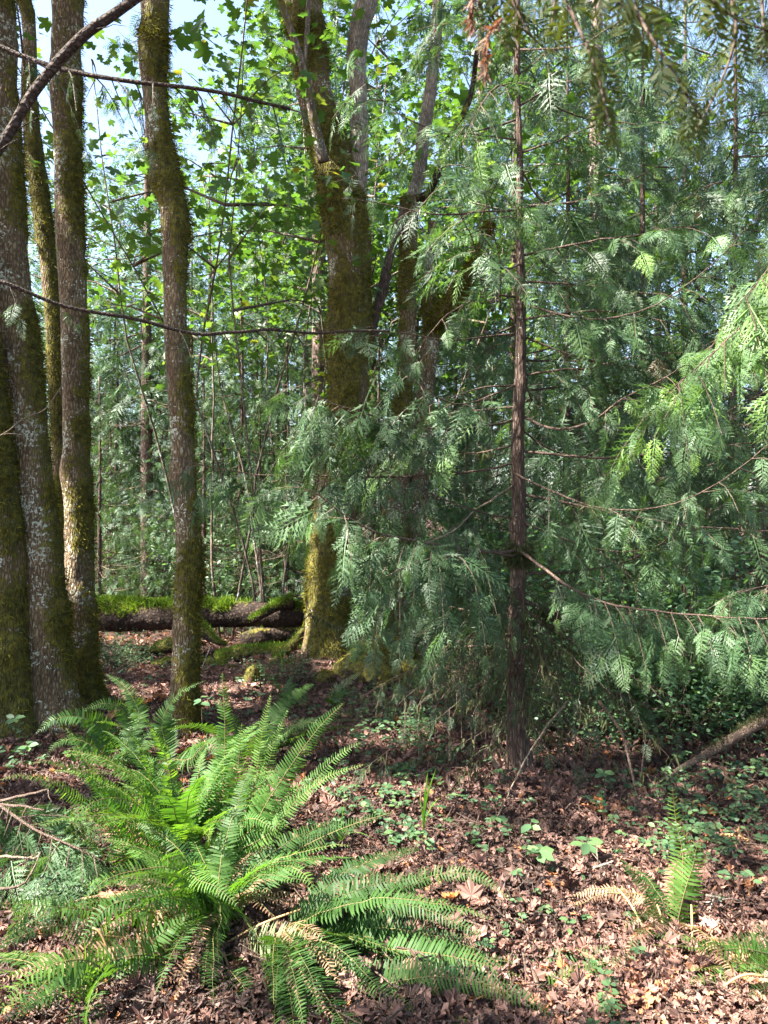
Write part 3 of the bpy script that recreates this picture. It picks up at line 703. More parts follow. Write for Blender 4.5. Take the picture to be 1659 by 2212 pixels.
BR = [  # path, radius, keyword arguments
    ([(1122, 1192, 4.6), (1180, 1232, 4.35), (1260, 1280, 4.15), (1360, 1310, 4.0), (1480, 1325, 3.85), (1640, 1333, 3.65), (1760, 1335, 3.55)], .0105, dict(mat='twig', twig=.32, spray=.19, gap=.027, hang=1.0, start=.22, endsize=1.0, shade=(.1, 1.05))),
    ([(1130, 1240, 4.66), (1250, 1237, 4.8), (1350, 1215, 4.9), (1420, 1180, 5), (1500, 1120, 5.1), (1600, 1050, 5.2)], .010, dict(twig=.3, spray=.16, gap=.12, start=.5, lichen=120)),
    ([(1130, 1068, 4.66), (1264, 1092, 4.5), (1420, 1122, 4.35), (1545, 1135, 4.25), (1700, 1142, 4.15)], .010, dict(twig=.36, spray=.18, gap=.085, start=.25, hang=.9, lichen=100)),
    ([(1130, 975, 4.66), (1280, 990, 4.5), (1405, 982, 4.4), (1600, 960, 4.25), (1720, 945, 4.15)], .010, dict(twig=.42, spray=.18, gap=.075, start=.25, hang=1.0)),
    ([(1128, 900, 4.66), (1180, 925, 4.55), (1230, 930, 4.45), (1290, 910, 4.3), (1340, 868, 4.2), (1405, 835, 4.1), (1470, 795, 4.0), (1530, 752, 3.9), (1580, 720, 3.85)], .0105, dict(twig=.34, spray=.19, gap=.05, start=.42, hang=.9, endsize=1.0, shade=(.5, 1.2))),  # raised shade range puts a sunlit tone into the spray colour
    ([(1130, 845, 4.66), (1230, 835, 4.8), (1330, 800, 5.0), (1460, 790, 5.1)], .008, dict(twig=.4, spray=.18, hang=.8)),
    ([(1132, 812, 4.66), (1205, 797, 4.6), (1280, 790, 4.5), (1400, 765, 4.4), (1520, 770, 4.35)], .008, dict(twig=.42, spray=.18, hang=.9, gap=.07)),
    ([(1128, 782, 4.66), (1230, 777, 4.9), (1330, 760, 5.1), (1450, 700, 5.3)], .008, dict(twig=.42, spray=.18)),
    ([(1128, 438, 4.66), (1195, 442, 4.6), (1290, 422, 4.5), (1355, 395, 4.4), (1470, 330, 4.3)], .008, dict(twig=.42, spray=.18, gap=.07)),
    ([(1130, 555, 4.66), (1255, 527, 4.55), (1395, 505, 4.4), (1520, 480, 4.3)], .008, dict(twig=.46, spray=.19, gap=.065, hang=.9)),
    ([(1130, 608, 4.66), (1287, 609, 4.5), (1400, 622, 4.35), (1520, 640, 4.25)], .008, dict(twig=.45, spray=.19, gap=.065, hang=.9)),
    ([(1126, 690, 4.66), (1260, 680, 4.45), (1380, 690, 4.3), (1500, 720, 4.2)], .008, dict(twig=.45, spray=.19, gap=.07, hang=.9)),
    ([(1126, 330, 4.66), (1230, 290, 4.5), (1330, 260, 4.4), (1450, 270, 4.3)], .007, dict(twig=.42, spray=.18, gap=.065)),
    ([(1124, 230, 4.66), (1200, 190, 4.5), (1290, 160, 4.4)], .007, dict(twig=.36, spray=.17, gap=.06, shade=(.2, 1))),
    ([(1120, 160, 4.66), (1220, 90, 4.7), (1330, 60, 4.8)], .006, dict(twig=.4, spray=.17)),
    ([(1128, 1292, 4.66), (1200, 1322, 4.6), (1265, 1335, 4.55)], .009, dict(foliage=False, lichen=500)),
    ([(1128, 1300, 4.66), (1195, 1350, 4.7), (1245, 1425, 4.8)], .007, dict(foliage=False, lichen=90)),
    ([(1130, 1400, 4.66), (1230, 1442, 4.75), (1330, 1500, 4.8), (1400, 1530, 4.9)], .006, dict(twig=.2, spray=.12, gap=.10, start=.2)),
    ([(1112, 880, 4.66), (1040, 887, 4.7), (920, 905, 4.9), (820, 950, 5.0)], .008, dict(twig=.18, spray=.12, gap=.22, start=.3, hang=.9)),
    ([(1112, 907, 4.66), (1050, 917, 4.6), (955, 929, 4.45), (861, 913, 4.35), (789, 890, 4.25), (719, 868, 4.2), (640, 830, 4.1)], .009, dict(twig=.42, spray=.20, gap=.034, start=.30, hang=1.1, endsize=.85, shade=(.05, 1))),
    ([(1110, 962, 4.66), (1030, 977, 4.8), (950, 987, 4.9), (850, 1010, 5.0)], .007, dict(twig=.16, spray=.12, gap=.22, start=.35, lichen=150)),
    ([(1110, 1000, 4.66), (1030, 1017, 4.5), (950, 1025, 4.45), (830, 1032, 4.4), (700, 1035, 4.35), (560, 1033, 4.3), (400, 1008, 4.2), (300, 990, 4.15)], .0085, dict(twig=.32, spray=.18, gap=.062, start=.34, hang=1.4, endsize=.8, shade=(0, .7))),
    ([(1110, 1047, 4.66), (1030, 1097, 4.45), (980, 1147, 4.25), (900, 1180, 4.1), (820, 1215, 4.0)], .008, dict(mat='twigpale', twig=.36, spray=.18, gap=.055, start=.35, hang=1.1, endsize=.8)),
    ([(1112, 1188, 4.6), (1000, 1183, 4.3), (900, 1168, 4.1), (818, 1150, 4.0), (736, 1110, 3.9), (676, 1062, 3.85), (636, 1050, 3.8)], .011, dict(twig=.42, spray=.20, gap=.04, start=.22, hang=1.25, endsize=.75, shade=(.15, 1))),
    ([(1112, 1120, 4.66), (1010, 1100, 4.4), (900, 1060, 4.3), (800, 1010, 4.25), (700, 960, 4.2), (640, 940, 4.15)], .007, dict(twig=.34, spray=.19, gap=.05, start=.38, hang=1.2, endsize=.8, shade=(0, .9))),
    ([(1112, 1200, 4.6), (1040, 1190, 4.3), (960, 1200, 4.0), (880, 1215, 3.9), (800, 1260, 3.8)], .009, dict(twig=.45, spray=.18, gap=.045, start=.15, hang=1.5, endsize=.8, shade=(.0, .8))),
    ([(1112, 1330, 4.66), (1020, 1320, 4.9), (930, 1300, 5.1), (830, 1310, 5.2), (770, 1340, 5.2)], .008, dict(twig=.42, spray=.18, gap=.05, start=.1, hang=1.2, shade=(0, .6), lichen=150)),
    ([(1112, 1290, 4.66), (1050, 1300, 4.4), (980, 1330, 4.3), (900, 1380, 4.25)], .007, dict(twig=.34, spray=.16, gap=.055, start=.15, hang=1.2, shade=(0, .7))),
    ([(1110, 1395, 4.66), (950, 1395, 5.3), (835, 1382, 6.0), (719, 1350, 6.6), (663, 1322, 6.8)], .010, dict(foliage=False, lichen=700)),
    ([(1112, 722, 4.66), (1030, 727, 4.6), (950, 728, 4.5), (850, 715, 4.4), (760, 722, 4.3)], .008, dict(twig=.24, spray=.15, gap=.14, start=.4, hang=1.1)),
    ([(1112, 832, 4.66), (1050, 842, 4.55), (960, 862, 4.4), (880, 900, 4.3)], .007, dict(twig=.22, spray=.15, gap=.16, start=.45, hang=1.1)),
    ([(1114, 640, 4.66), (1040, 640, 4.5), (960, 690, 4.35), (900, 760, 4.3)], .007, dict(twig=.24, spray=.15, gap=.17, start=.3, hang=1.0)),
    ([(1118, 455, 4.66), (1055, 455, 4.6), (930, 465, 4.5), (829, 440, 4.4), (740, 430, 4.35)], .007, dict(twig=.28, spray=.15, gap=.13, start=.3, hang=.9)),
    ([(1118, 300, 4.66), (1015, 285, 4.6), (934, 285, 4.5), (829, 345, 4.4), (720, 390, 4.35)], .006, dict(twig=.28, spray=.15, gap=.13, start=.2, hang=1.0)),
    ([(1080, 665, 4.4), (1076, 565, 4.3), (1060, 485, 4.2), (1052, 410, 4.15), (1070, 370, 4.1), (1050, 350, 4.05)], .006, dict(twig=.30, spray=.18, gap=.06, start=.3, hang=.9, endsize=1.2, shade=(.35, 1))),  # lighter spray tones stand for sunlit tips
    ([(1118, 200, 4.66), (1080, 190, 4.4), (1040, 230, 4.2), (990, 330, 4.1)], .006, dict(twig=.4, spray=.18, gap=.06, hang=.9)),
    ([(1118, 120, 4.66), (1040, 60, 4.7), (960, 60, 4.7), (890, 120, 4.7)], .006, dict(twig=.42, spray=.18, gap=.065)),
    ([(1118, 60, 4.66), (1030, 10, 4.9), (900, 0, 5.0)], .006, dict(twig=.42, spray=.18, gap=.07)),
]
for k, (path, r0, kw) in enumerate(BR):
    kw = dict(kw)
    if kw.get('foliage', True):
        kw['hang'] = kw.get('hang', .6) * .82; kw['gap'] = kw.get('gap', .075) * 1.22
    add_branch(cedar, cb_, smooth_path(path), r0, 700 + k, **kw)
r_ = np.random.default_rng(72)
for k in range(26):
    zz = 1.5 + 5.4 * (k / 26) + r_.uniform(-.08, .08); az = r_.uniform(-.9, 1.3) if k % 4 else r_.uniform(0, 6.28)
    Lb = (1.75 - .19 * zz) * r_.uniform(.7, 1.15) + .25
    b0 = np.array([np.interp(zz, cpts[:, 2], cpts[:, 0]), cpts[0, 1], zz])
    add_branch(cedar, cb_, cedar_path(b0, az, Lb, .02, .18, .22, r_), .007, 760 + k, twig=.42, spray=.20, gap=.10, hang=.85, T=SPR_MID)
for k in range(36):      # bare lichen-hung lower twigs
    zz = r_.uniform(.25, 1.15); az = r_.uniform(0, 6.28); Lb = r_.uniform(.45, 1.15)
    b0 = np.array([cb_[0], cb_[1], cb_[2] + zz])
    add_branch(cedar, cb_, cedar_path(b0, az, Lb, -.15, .22, -.35 * zz, r_), .0042, 820 + k, foliage=True, lichen=55, T=SPR_MID, name='dead_branch', twig=.30, spray=.10, gap=.13, hang=1.6, shade=(0, .45), per=.11)

# second redcedar just outside the right edge, its boughs reach in
b2 = G(1800, 4.3)
c2 = thing('redcedar_tree', 'redcedar at the right edge whose sunlit pale green boughs reach into the picture', 'tree', b2)
V, T, Nf, ms, c2p, _ = trunk_mesh([(b2[0], b2[1], b2[2] - .1, .11), (b2[0], b2[1], 1.5, .08), (b2[0], b2[1], 4.0, .055), (b2[0], b2[1], 7.5, .015)], 20, .05, .05, .05, (), 73, None, 0, .2)
mb = MB(); mb.add(V, T, 0, ms); mb.build('trunk', [M['cedarbark']], c2, b2)
for k, (path, r0, kw) in enumerate([  # first two boughs: sunlit look put into the colour by raised shade ranges
    ([(1950, 430, 3.9), (1790, 480, 3.5), (1700, 530, 3.2), (1640, 590, 3.1), (1600, 640, 3.05)], .007, dict(twig=.34, spray=.19, gap=.05, start=.1, hang=.9, endsize=1, shade=(.55, 1.2))),
    ([(1950, 520, 3.9), (1800, 580, 3.5), (1680, 650, 3.2), (1590, 720, 3.1), (1500, 800, 3.05), (1440, 850, 3.0)], .007, dict(twig=.34, spray=.19, gap=.05, start=.1, hang=1.0, endsize=1, shade=(.55, 1.2))),
    ([(1790, 1240, 4.3), (1700, 1275, 4.25), (1640, 1305, 4.2), (1580, 1325, 4.15)], .013, dict(foliage=False)),
    ([(1790, 1250, 4.3), (1700, 1250, 4.0), (1620, 1265, 3.9), (1560, 1290, 3.85)], .006, dict(twig=.3, spray=.17, gap=.05, start=.1, hang=1.0, endsize=1, shade=(.25, 1))),
    ([(1790, 800, 4.3), (1660, 850, 4.6), (1560, 900, 4.8), (1460, 960, 5.0)], .008, dict(twig=.42, spray=.2, gap=.065, hang=1.0)),
    ([(1790, 950, 4.3), (1660, 960, 4.7), (1540, 1010, 5.0), (1420, 1040, 5.2)], .008, dict(twig=.42, spray=.2, gap=.065, hang=1.0)),
    ([(1790, 380, 4.3), (1660, 370, 4.5), (1540, 400, 4.6), (1440, 460, 4.7)], .008, dict(twig=.42, spray=.2, gap=.065, hang=.9)),
    ([(1790, 250, 4.3), (1660, 240, 4.6), (1540, 270, 4.8)], .008, dict(twig=.42, spray=.2, gap=.075, hang=.9))]):
    add_branch(c2, b2, smooth_path(path), r0, 860 + k, **kw)

# ------------------------------------------------------------------ near branches crossing the upper left
def bough(label, path, r0, r1, mat, seed, sides=8, group=None, twigs=0, name='overhanging_branch', sprays=None):
    pts = smooth_path(path, .025); base = pts[0]
    r_ = np.random.default_rng(seed)
    kk = catmull(r_.normal(size=(len(pts) // 7 + 3, 3)) * .0085, .002); pts = pts + np.stack([np.interp(np.linspace(0, 1, len(pts)), np.linspace(0, 1, len(kk)), kk[:, c]) for c in range(3)], 1)
    root = thing(name, label, 'branch', base, group)
    V, T, Nf, ms, pp, rad = trunk_mesh([(*q, r0 + (r1 - r0) * k / (len(pts) - 1)) for k, q in enumerate(pts[::2])], sides, .012, .12, .05, (), seed, None, .1, .2)
    mb = MB(); mb.add(V, T, 0, ms)
    for q in range(int(len(pts) * .26)):
        i = r_.integers(2, len(pts) - 2); tg = nrm(pts[i + 1] - pts[i - 1]); d = nrm(tg * .6 + r_.normal(size=3) * .7); l = r_.uniform(.03, .22)
        tt = np.linspace(0, 1, 5)[:, None]; mb.tube(pts[i] + d * l * tt - UP * .25 * l * tt ** 2 + np.cumsum(r_.normal(size=(5, 3)) * .03 * l, axis=0), np.linspace(.0022, .0007, 5), 4, 0, .2)
    mb.build('stem', [M[mat]], root, base)
    if twigs:
        fb = MB(); cedar_foliage(fb, pts, r_, **sprays)
        fb.build('foliage', [M['cedar'], M['twig']], root, base)
    return root


bough('thick bare brown branch slanting up across the top left corner', [(-40, 385, 2.0), (0, 312, 2.0), (50, 215, 2.0), (110, 150, 2.0), (180, 100, 2.0), (250, 45, 2.0), (330, -30, 2.0)], .0140, .0105, 'limbbark', 901, 14)
bough('thin brown branch with dark hanging sprays curving across the top left',
      [(-40, 90, 2.6), (0, 102, 2.6), (80, 130, 2.6), (170, 158, 2.6), (290, 180, 2.6), (420, 192, 2.6), (540, 212, 2.6), (640, 245, 2.6)], .0085, .0025, 'limbbark', 902, 10, None, 1,
      sprays=dict(T=SPR_HI, twig=.20, spray=.085, gap=.075, hang=1.5, start=.12, endsize=1.0, per=.05, shade=(0, .35)))
bough('long thin bare branch sagging from the left edge across to the middle maple', [(-40, 596, 3.0), (0, 605, 3.0), (100, 640, 3.05), (200, 672, 3.1), (320, 704, 3.2), (430, 718, 3.3), (560, 720, 3.4), (700, 718, 3.5), (850, 714, 3.6)], .0085, .003, 'limbbark', 903, 8, None, 1,
      sprays=dict(T=SPR_HI, twig=.16, spray=.07, gap=.16, hang=1.3, start=.02, endsize=.7, per=.05, shade=(0, .4)))
bough('hair-thin bare twig crossing the lower part of the leaning trunk', [(-20, 950, 4.2), (60, 905, 4.2), (110, 870, 4.2), (150, 800, 4.2), (170, 760, 4.2)], .004, .0015, 'twigpale', 904, 6)

# blurred redcedar spray close to the lens, top right
base = P(1500, -120, .85)
root = thing('overhanging_branch', 'olive redcedar sprays hanging out of focus from the top right corner', 'branch', base)
mb = MB(); sp = MB(); r_ = np.random.default_rng(95)
mains = [([(1180, -80, .82), (1250, 60, .80), (1290, 160, .80), (1320, 285, .80)], .10), ([(1330, -60, .80), (1400, 70, .78), (1450, 150, .78), (1515, 255, .78)], .10),
         ([(1080, -60, .84), (1120, 30, .84), (1150, 80, .84)], .09), ([(1480, -80, .86), (1560, 20, .86), (1640, 60, .86), (1720, 80, .86)], .11), ([(1560, -60, .9), (1590, 60, .9), (1560, 170, .9), (1500, 290, .9)], .09),
         ([(1050, -60, .86), (1060, 0, .86), (1090, 60, .86)], .08), ([(1230, -60, .86), (1200, 0, .86), (1190, 70, .86)], .08), ([(1640, -40, .9), (1650, 60, .9), (1640, 140, .9)], .09), ([(1290, -70, .84), (1330, -10, .84), (1360, 40, .84)], .09)]
for path, sz in mains:
    pts = smooth_path(path, .012); mb.tube(pts, np.linspace(.0026, .0008, len(pts)), 5, 0, .4)
    tan = nrm(np.gradient(pts, axis=0))
    for i in range(0, len(pts), 2):
        for s_ in (1, -1):
            sd = nrm(np.cross(tan[i], np.array([0, 1., .15]))) * s_
            d = nrm(tan[i] * .9 + sd * r_.uniform(.45, .85) + UP * -.2 + r_.normal(size=3) * .10)
            sp.place(SPR_LO, frames(d[None], nrm(np.array([[0, -.9, .35]]) + r_.normal(size=(1, 3)) * .35)), pts[i][None] + r_.normal(size=(1, 3)) * .003, [sz * .75 * r_.uniform(.6, 1.1) * (1 - .45 * i / len(pts))], 0, [r_.uniform(0, .9)])
    sp.place(SPR_LO, frames(tan[-4][None], np.array([[0, -.9, .3]])), pts[-4][None], [sz * .5], 0, [.6])
mb.build('stem', [M['twig']], root, base); sp.build('foliage', [M['cedar_near']], root, base)
wb = MB()
for path in ([(1040, -50, .86), (1018, 10, .86), (1020, 60, .86)], [(1085, 40, .84), (1055, 80, .84), (1048, 155, .84)]):
    pts = smooth_path(path, .006); wb.tube(pts, np.linspace(.0016, .0008, len(pts)), 5, 0, .5)
    k = len(pts) * 9; ix = np.repeat(np.arange(len(pts)), 9); tn = nrm(np.gradient(pts, axis=0))[ix]
    wb.place(BLADE, frames(nrm(tn + r_.normal(size=(k, 3)) * .4), rand_unit(k, r_)), pts[ix], r_.uniform(.008, .020, k), 0, r_.random(k))
wb.build('withered_spray', [M['redbrown']], root, base)

# ------------------------------------------------------------------ ferns
TOCAM = np.array([0, -.75, .9])
def frond(root, base, pts, wid, seed, mat='fern', ref=TOCAM, n=None, name='frond', start=.10, tone=(0, 1), curl=.0, droop=.1):
    r_ = np.random.default_rng(seed)
    seg = np.linalg.norm(np.diff(pts, axis=0), axis=1); cum = np.concatenate([[0], np.cumsum(seg)]); Lf = cum[-1]
    n = n or int(max(16, Lf / .0140)); wid = wid * 1.30
    tan = nrm(np.gradient(pts, axis=0))
    mb = MB(); mb.tube(pts, np.linspace(.0028, .0006, len(pts)), 4, 1, r_.random())
    t = start + (1 - start) * (np.arange(n) / n) ** .97
    s = t * Lf
    pos = np.stack([np.interp(s, cum, pts[:, k]) for k in range(3)], 1); tg = nrm(np.stack([np.interp(s, cum, tan[:, k]) for k in range(3)], 1))
    side = nrm(np.cross(tg, np.asarray(ref, float))); nor = np.cross(side, tg)
    ang = (r_.normal(0, .28) + r_.normal(0, .45) * t)[:, None]; side, nor = side * np.cos(ang) + nor * np.sin(ang), nor * np.cos(ang) - side * np.sin(ang)
    u = (t - start) / (1 - start)
    prof = np.minimum(1, .62 + 1.6 * u) * np.clip(1 - u, 0, 1) ** .62 * 1.12
    base_tone = tone[0] + (tone[1] - tone[0]) * r_.uniform(.2, .8)
    for sg in (1, -1):
        k = n
        d = nrm(side * sg + tg * (.18 + .25 * u[:, None]) + nor * r_.normal(.10 - droop, .09, (k, 1)) + r_.normal(size=(k, 3)) * .035)
        nn = nrm(nor + tg * r_.normal(-.25, .22, (k, 1)) + side * r_.normal(size=(k, 1)) * .1)
        l = wid * prof * np.where(r_.random(k) < .04, r_.uniform(.3, .8, k), r_.uniform(.86, 1.07, k)) + .004
        miss = r_.random(k) > .025
        sc = np.stack([l, np.maximum(l * .92, .034) * np.where(u > .9, .6, 1), l], 1)
        mb.place(PINNA, frames(d[miss], nn[miss]), pos[miss], sc[miss], 0, np.clip(base_tone + r_.normal(size=miss.sum()) * .10, 0, 1))
    return mb.build(name, [M[mat], M['rachis']], root, base)


def z5(zx, zy, Y): return (zx * .5, 1474.7 + zy * .5, Y)
def z6(zx, zy, Y): return (829.5 + zx * .5, 1474.7 + zy * .5, Y)


def fern(label, rootpt, explicit, nrand, seed, az=(0, 6.283), Lr=(.6, .95), elev=(.5, 1.25), mats=('fern',), wid=.062, tone=(0, 1), group=None, droop=.1, ndead=0):
    r_ = np.random.default_rng(seed); base = np.array(rootpt)
    root = thing('sword_fern', label, 'fern', base, group)
    for k, e in enumerate(explicit):
        path, w = e[0], e[1]; kw = e[2] if len(e) > 2 else {}
        pts = catmull(np.array([P(*q) for q in path]), .03)
        frond(root, base, pts, w, seed * 100 + k, **{**dict(tone=tone), **kw})
    for k in range(nrand):
        a = r_.uniform(*az); L_ = r_.uniform(*Lr); el = r_.uniform(*elev)
        out = np.array([math.cos(a), math.sin(a), 0]); t = np.linspace(0, 1, 22)
        hx = L_ * (np.cos(el) * t + .35 * t ** 2 * math.sin(el)); hz = L_ * (math.sin(el) * t - (.55 - .18 * math.sin(el)) * t ** 2.2)
        pts = base + out * hx[:, None] + UP * hz[:, None] + np.cumsum(r_.normal(size=(22, 3)) * .0025, axis=0)
        gzv = gz(pts[:, 0], pts[:, 1]) + .03; pts[:, 2] = np.maximum(pts[:, 2], gzv)
        frond(root, base, pts, wid * r_.uniform(.8, 1.1), seed * 100 + 50 + k, mats[k % len(mats)], UP * 1.0 - out * .35, tone=tone, droop=droop)
    for k in range(ndead):
        a = r_.uniform(*az); L_ = r_.uniform(.3, .6); t = np.linspace(0, 1, 18); out = np.array([math.cos(a), math.sin(a), 0])
        pts = base + out * (L_ * t)[:, None] + UP * (.16 * np.sin(t * 2.6) * (1 - .6 * t))[:, None] + np.cumsum(r_.normal(size=(18, 3)) * .006, axis=0)
        pts[:, 2] = np.maximum(pts[:, 2], gz(pts[:, 0], pts[:, 1]) + .02)
        frond(root, base, pts, .036 * r_.uniform(.7, 1.2), seed * 100 + 80 + k, 'fern_dead', UP - out * .35, droop=.5)
    return root


r1 = G(395, 3.4)
F1 = [
    ([(400, 1850, 3.4), z5(560, 700, 3.38), z5(480, 560, 3.36), z5(390, 370, 3.38), z5(285, 195, 3.42)], .050),
    ([(400, 1850, 3.4), z5(755, 600, 3.44), z5(740, 420, 3.5), z5(690, 255, 3.55), z5(610, 140, 3.55), z5(525, 88, 3.52)], .066),
    ([(400, 1850, 3.45), z5(680, 520, 3.5), z5(640, 340, 3.55), z5(570, 230, 3.55), z5(490, 175, 3.5), z5(415, 170, 3.45)], .056),
    ([(390, 1850, 3.4), z5(560, 560, 3.35), z5(430, 440, 3.3), z5(320, 375, 3.25), z5(210, 338, 3.2), z5(120, 352, 3.15)], .060),
    ([(380, 1850, 3.35), z5(420, 560, 3.2), z5(250, 450, 3.1), z5(140, 405, 3.05), z5(60, 405, 3.0), z5(0, 420, 2.98)], .045),
    ([(425, 1850, 3.42), z5(955, 620, 3.5), z5(965, 420, 3.56), z5(972, 200, 3.6), z5(965, 60, 3.62), z5(960, -45, 3.62)], .064),
    ([(430, 1850, 3.4), z5(1015, 620, 3.4), z5(1020, 450, 3.42), z5(1035, 300, 3.44), z5(1045, 175, 3.46)], .066),
    ([(430, 1850, 3.45), z5(1070, 600, 3.55), z5(1110, 380, 3.65), z5(1135, 200, 3.7), z5(1170, 50, 3.72)], .058),
    ([(430, 1860, 3.35), z5(1060, 660, 3.35), z5(1170, 490, 3.38), z5(1290, 310, 3.42), z5(1390, 180, 3.45), z5(1485, 88, 3.46)], .066),
    ([(440, 1870, 3.35), z5(1120, 660, 3.38), z5(1240, 520, 3.42), z5(1370, 400, 3.45), z5(1470, 310, 3.46), z5(1560, 258, 3.46)], .058),
    ([(440, 1870, 3.3), z5(1150, 660, 3.32), z5(1290, 500, 3.35), z5(1430, 400, 3.36), z5(1575, 352, 3.36)], .052),
    ([(430, 1850, 3.5), z5(1090, 560, 3.6), z5(1150, 380, 3.68), z5(1190, 250, 3.72), z5(1245, 115, 3.75)], .050),
    ([(400, 1860, 3.3), z5(640, 690, 3.2), z5(640, 580, 3.1), z5(560, 510, 3.0), z5(450, 500, 2.92), z5(360, 545, 2.86), z5(285, 635, 2.82)], .060),
    ([(400, 1870, 3.35), z5(560, 790, 3.25), z5(520, 660, 3.2), z5(480, 560, 3.2), z5(430, 480, 3.2)], .062),
    ([(420, 1860, 3.3), z5(960, 680, 3.2), z5(1040, 600, 3.1), z5(1110, 590, 3.05), z5(1190, 640, 3.0)], .048),
    ([(420, 1860, 3.3), z5(900, 700, 3.15), z5(905, 630, 3.05), z5(905, 640, 2.98), z5(900, 690, 2.93)], .052),
    ([(440, 1880, 3.3), z5(1180, 800, 3.3), z5(1290, 720, 3.3), z5(1430, 650, 3.3), z5(1560, 600, 3.28), z5(1700, 560, 3.26)], .048, dict(mat='fern_dark')),
]
fern('largest sword fern, tall bright green fronds fanning up in the left foreground', r1, F1, 34, 3, ndead=5, Lr=(.55, .92), elev=(.95, 1.45), mats=('fern',), wid=.058, tone=(.1, 1))
r2 = G(465, 2.88)
F2 = [
    ([(475, 2030, 2.85), z5(960, 1080, 2.75), z5(870, 985, 2.65), z5(740, 930, 2.55), z5(590, 930, 2.47), z5(450, 980, 2.42), z5(340, 1135, 2.38)], .062, dict(tone=(0, .7))),
    ([(470, 2010, 2.85), z5(860, 880, 2.75), z5(740, 800, 2.7), z5(600, 810, 2.62), z5(460, 850, 2.55), z5(340, 965, 2.5)], .056),
    ([(470, 2010, 2.9), z5(880, 900, 2.8), z5(810, 780, 2.74), z5(760, 735, 2.68), z5(700, 760, 2.62), z5(665, 800, 2.58)], .062),
    ([(470, 2010, 2.9), z5(820, 800, 2.75), z5(850, 850, 2.65), z5(930, 880, 2.6), z5(1030, 965, 2.55)], .058),
    ([(450, 2000, 2.85), z5(620, 985, 2.7), z5(400, 980, 2.55), z5(200, 965, 2.45), z5(60, 955, 2.4), z5(-60, 960, 2.35)], .062, dict(tone=(.4, 1))),
    ([(490, 2010, 2.88), z5(1050, 900, 2.85), z5(1120, 815, 2.8), z5(1230, 790, 2.75), z5(1320, 830, 2.7), z5(1368, 920, 2.66)], .056, dict(tone=(.3, 1))),
    ([(490, 2040, 2.8), z5(1060, 1130, 2.7), z5(1200, 1120, 2.6), z5(1340, 1145, 2.53), z5(1480, 1200, 2.48), z5(1600, 1335, 2.44)], .056, dict(mat='fern_pale')),
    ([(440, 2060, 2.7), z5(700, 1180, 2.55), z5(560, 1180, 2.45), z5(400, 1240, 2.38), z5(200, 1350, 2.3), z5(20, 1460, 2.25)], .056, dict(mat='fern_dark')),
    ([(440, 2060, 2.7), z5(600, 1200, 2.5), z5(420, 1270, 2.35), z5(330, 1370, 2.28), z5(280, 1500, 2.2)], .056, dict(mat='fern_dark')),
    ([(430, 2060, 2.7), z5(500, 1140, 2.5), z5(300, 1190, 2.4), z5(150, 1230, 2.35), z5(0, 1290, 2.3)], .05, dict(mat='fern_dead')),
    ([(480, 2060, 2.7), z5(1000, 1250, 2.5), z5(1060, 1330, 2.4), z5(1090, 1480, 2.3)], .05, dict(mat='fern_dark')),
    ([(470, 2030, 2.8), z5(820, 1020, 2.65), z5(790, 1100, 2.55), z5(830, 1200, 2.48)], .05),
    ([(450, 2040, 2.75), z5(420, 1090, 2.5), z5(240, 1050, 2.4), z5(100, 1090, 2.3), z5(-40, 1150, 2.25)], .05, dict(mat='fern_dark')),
]
fern('sword fern in front of the largest one, fronds arching low over dead leaves', r2, F2, 24, 4, ndead=10, Lr=(.4, .75), elev=(.45, 1.2), mats=('fern', 'fern_dark'), wid=.056, tone=(.1, .9))
fern('low sword fern filling the bottom left corner with shiny dark fronds', G(210, 2.45), [
    ([(240, 2110, 2.4), z5(380, 1200, 2.35), z5(250, 1210, 2.28), z5(120, 1270, 2.22), z5(20, 1370, 2.16)], .055, dict(tone=(.3, 1))),
    ([(240, 2110, 2.4), z5(420, 1290, 2.3), z5(380, 1400, 2.2), z5(370, 1500, 2.12)], .055, dict(mat='fern_dark')),
    ([(230, 2110, 2.4), z5(300, 1230, 2.3), z5(160, 1330, 2.2), z5(60, 1460, 2.1)], .058, dict(mat='fern_dark'))], 9, 16, Lr=(.35, .55), elev=(.3, .9), mats=('fern', 'fern_dark'), wid=.05, tone=(.2, 1))
r3 = G(600, 2.72)
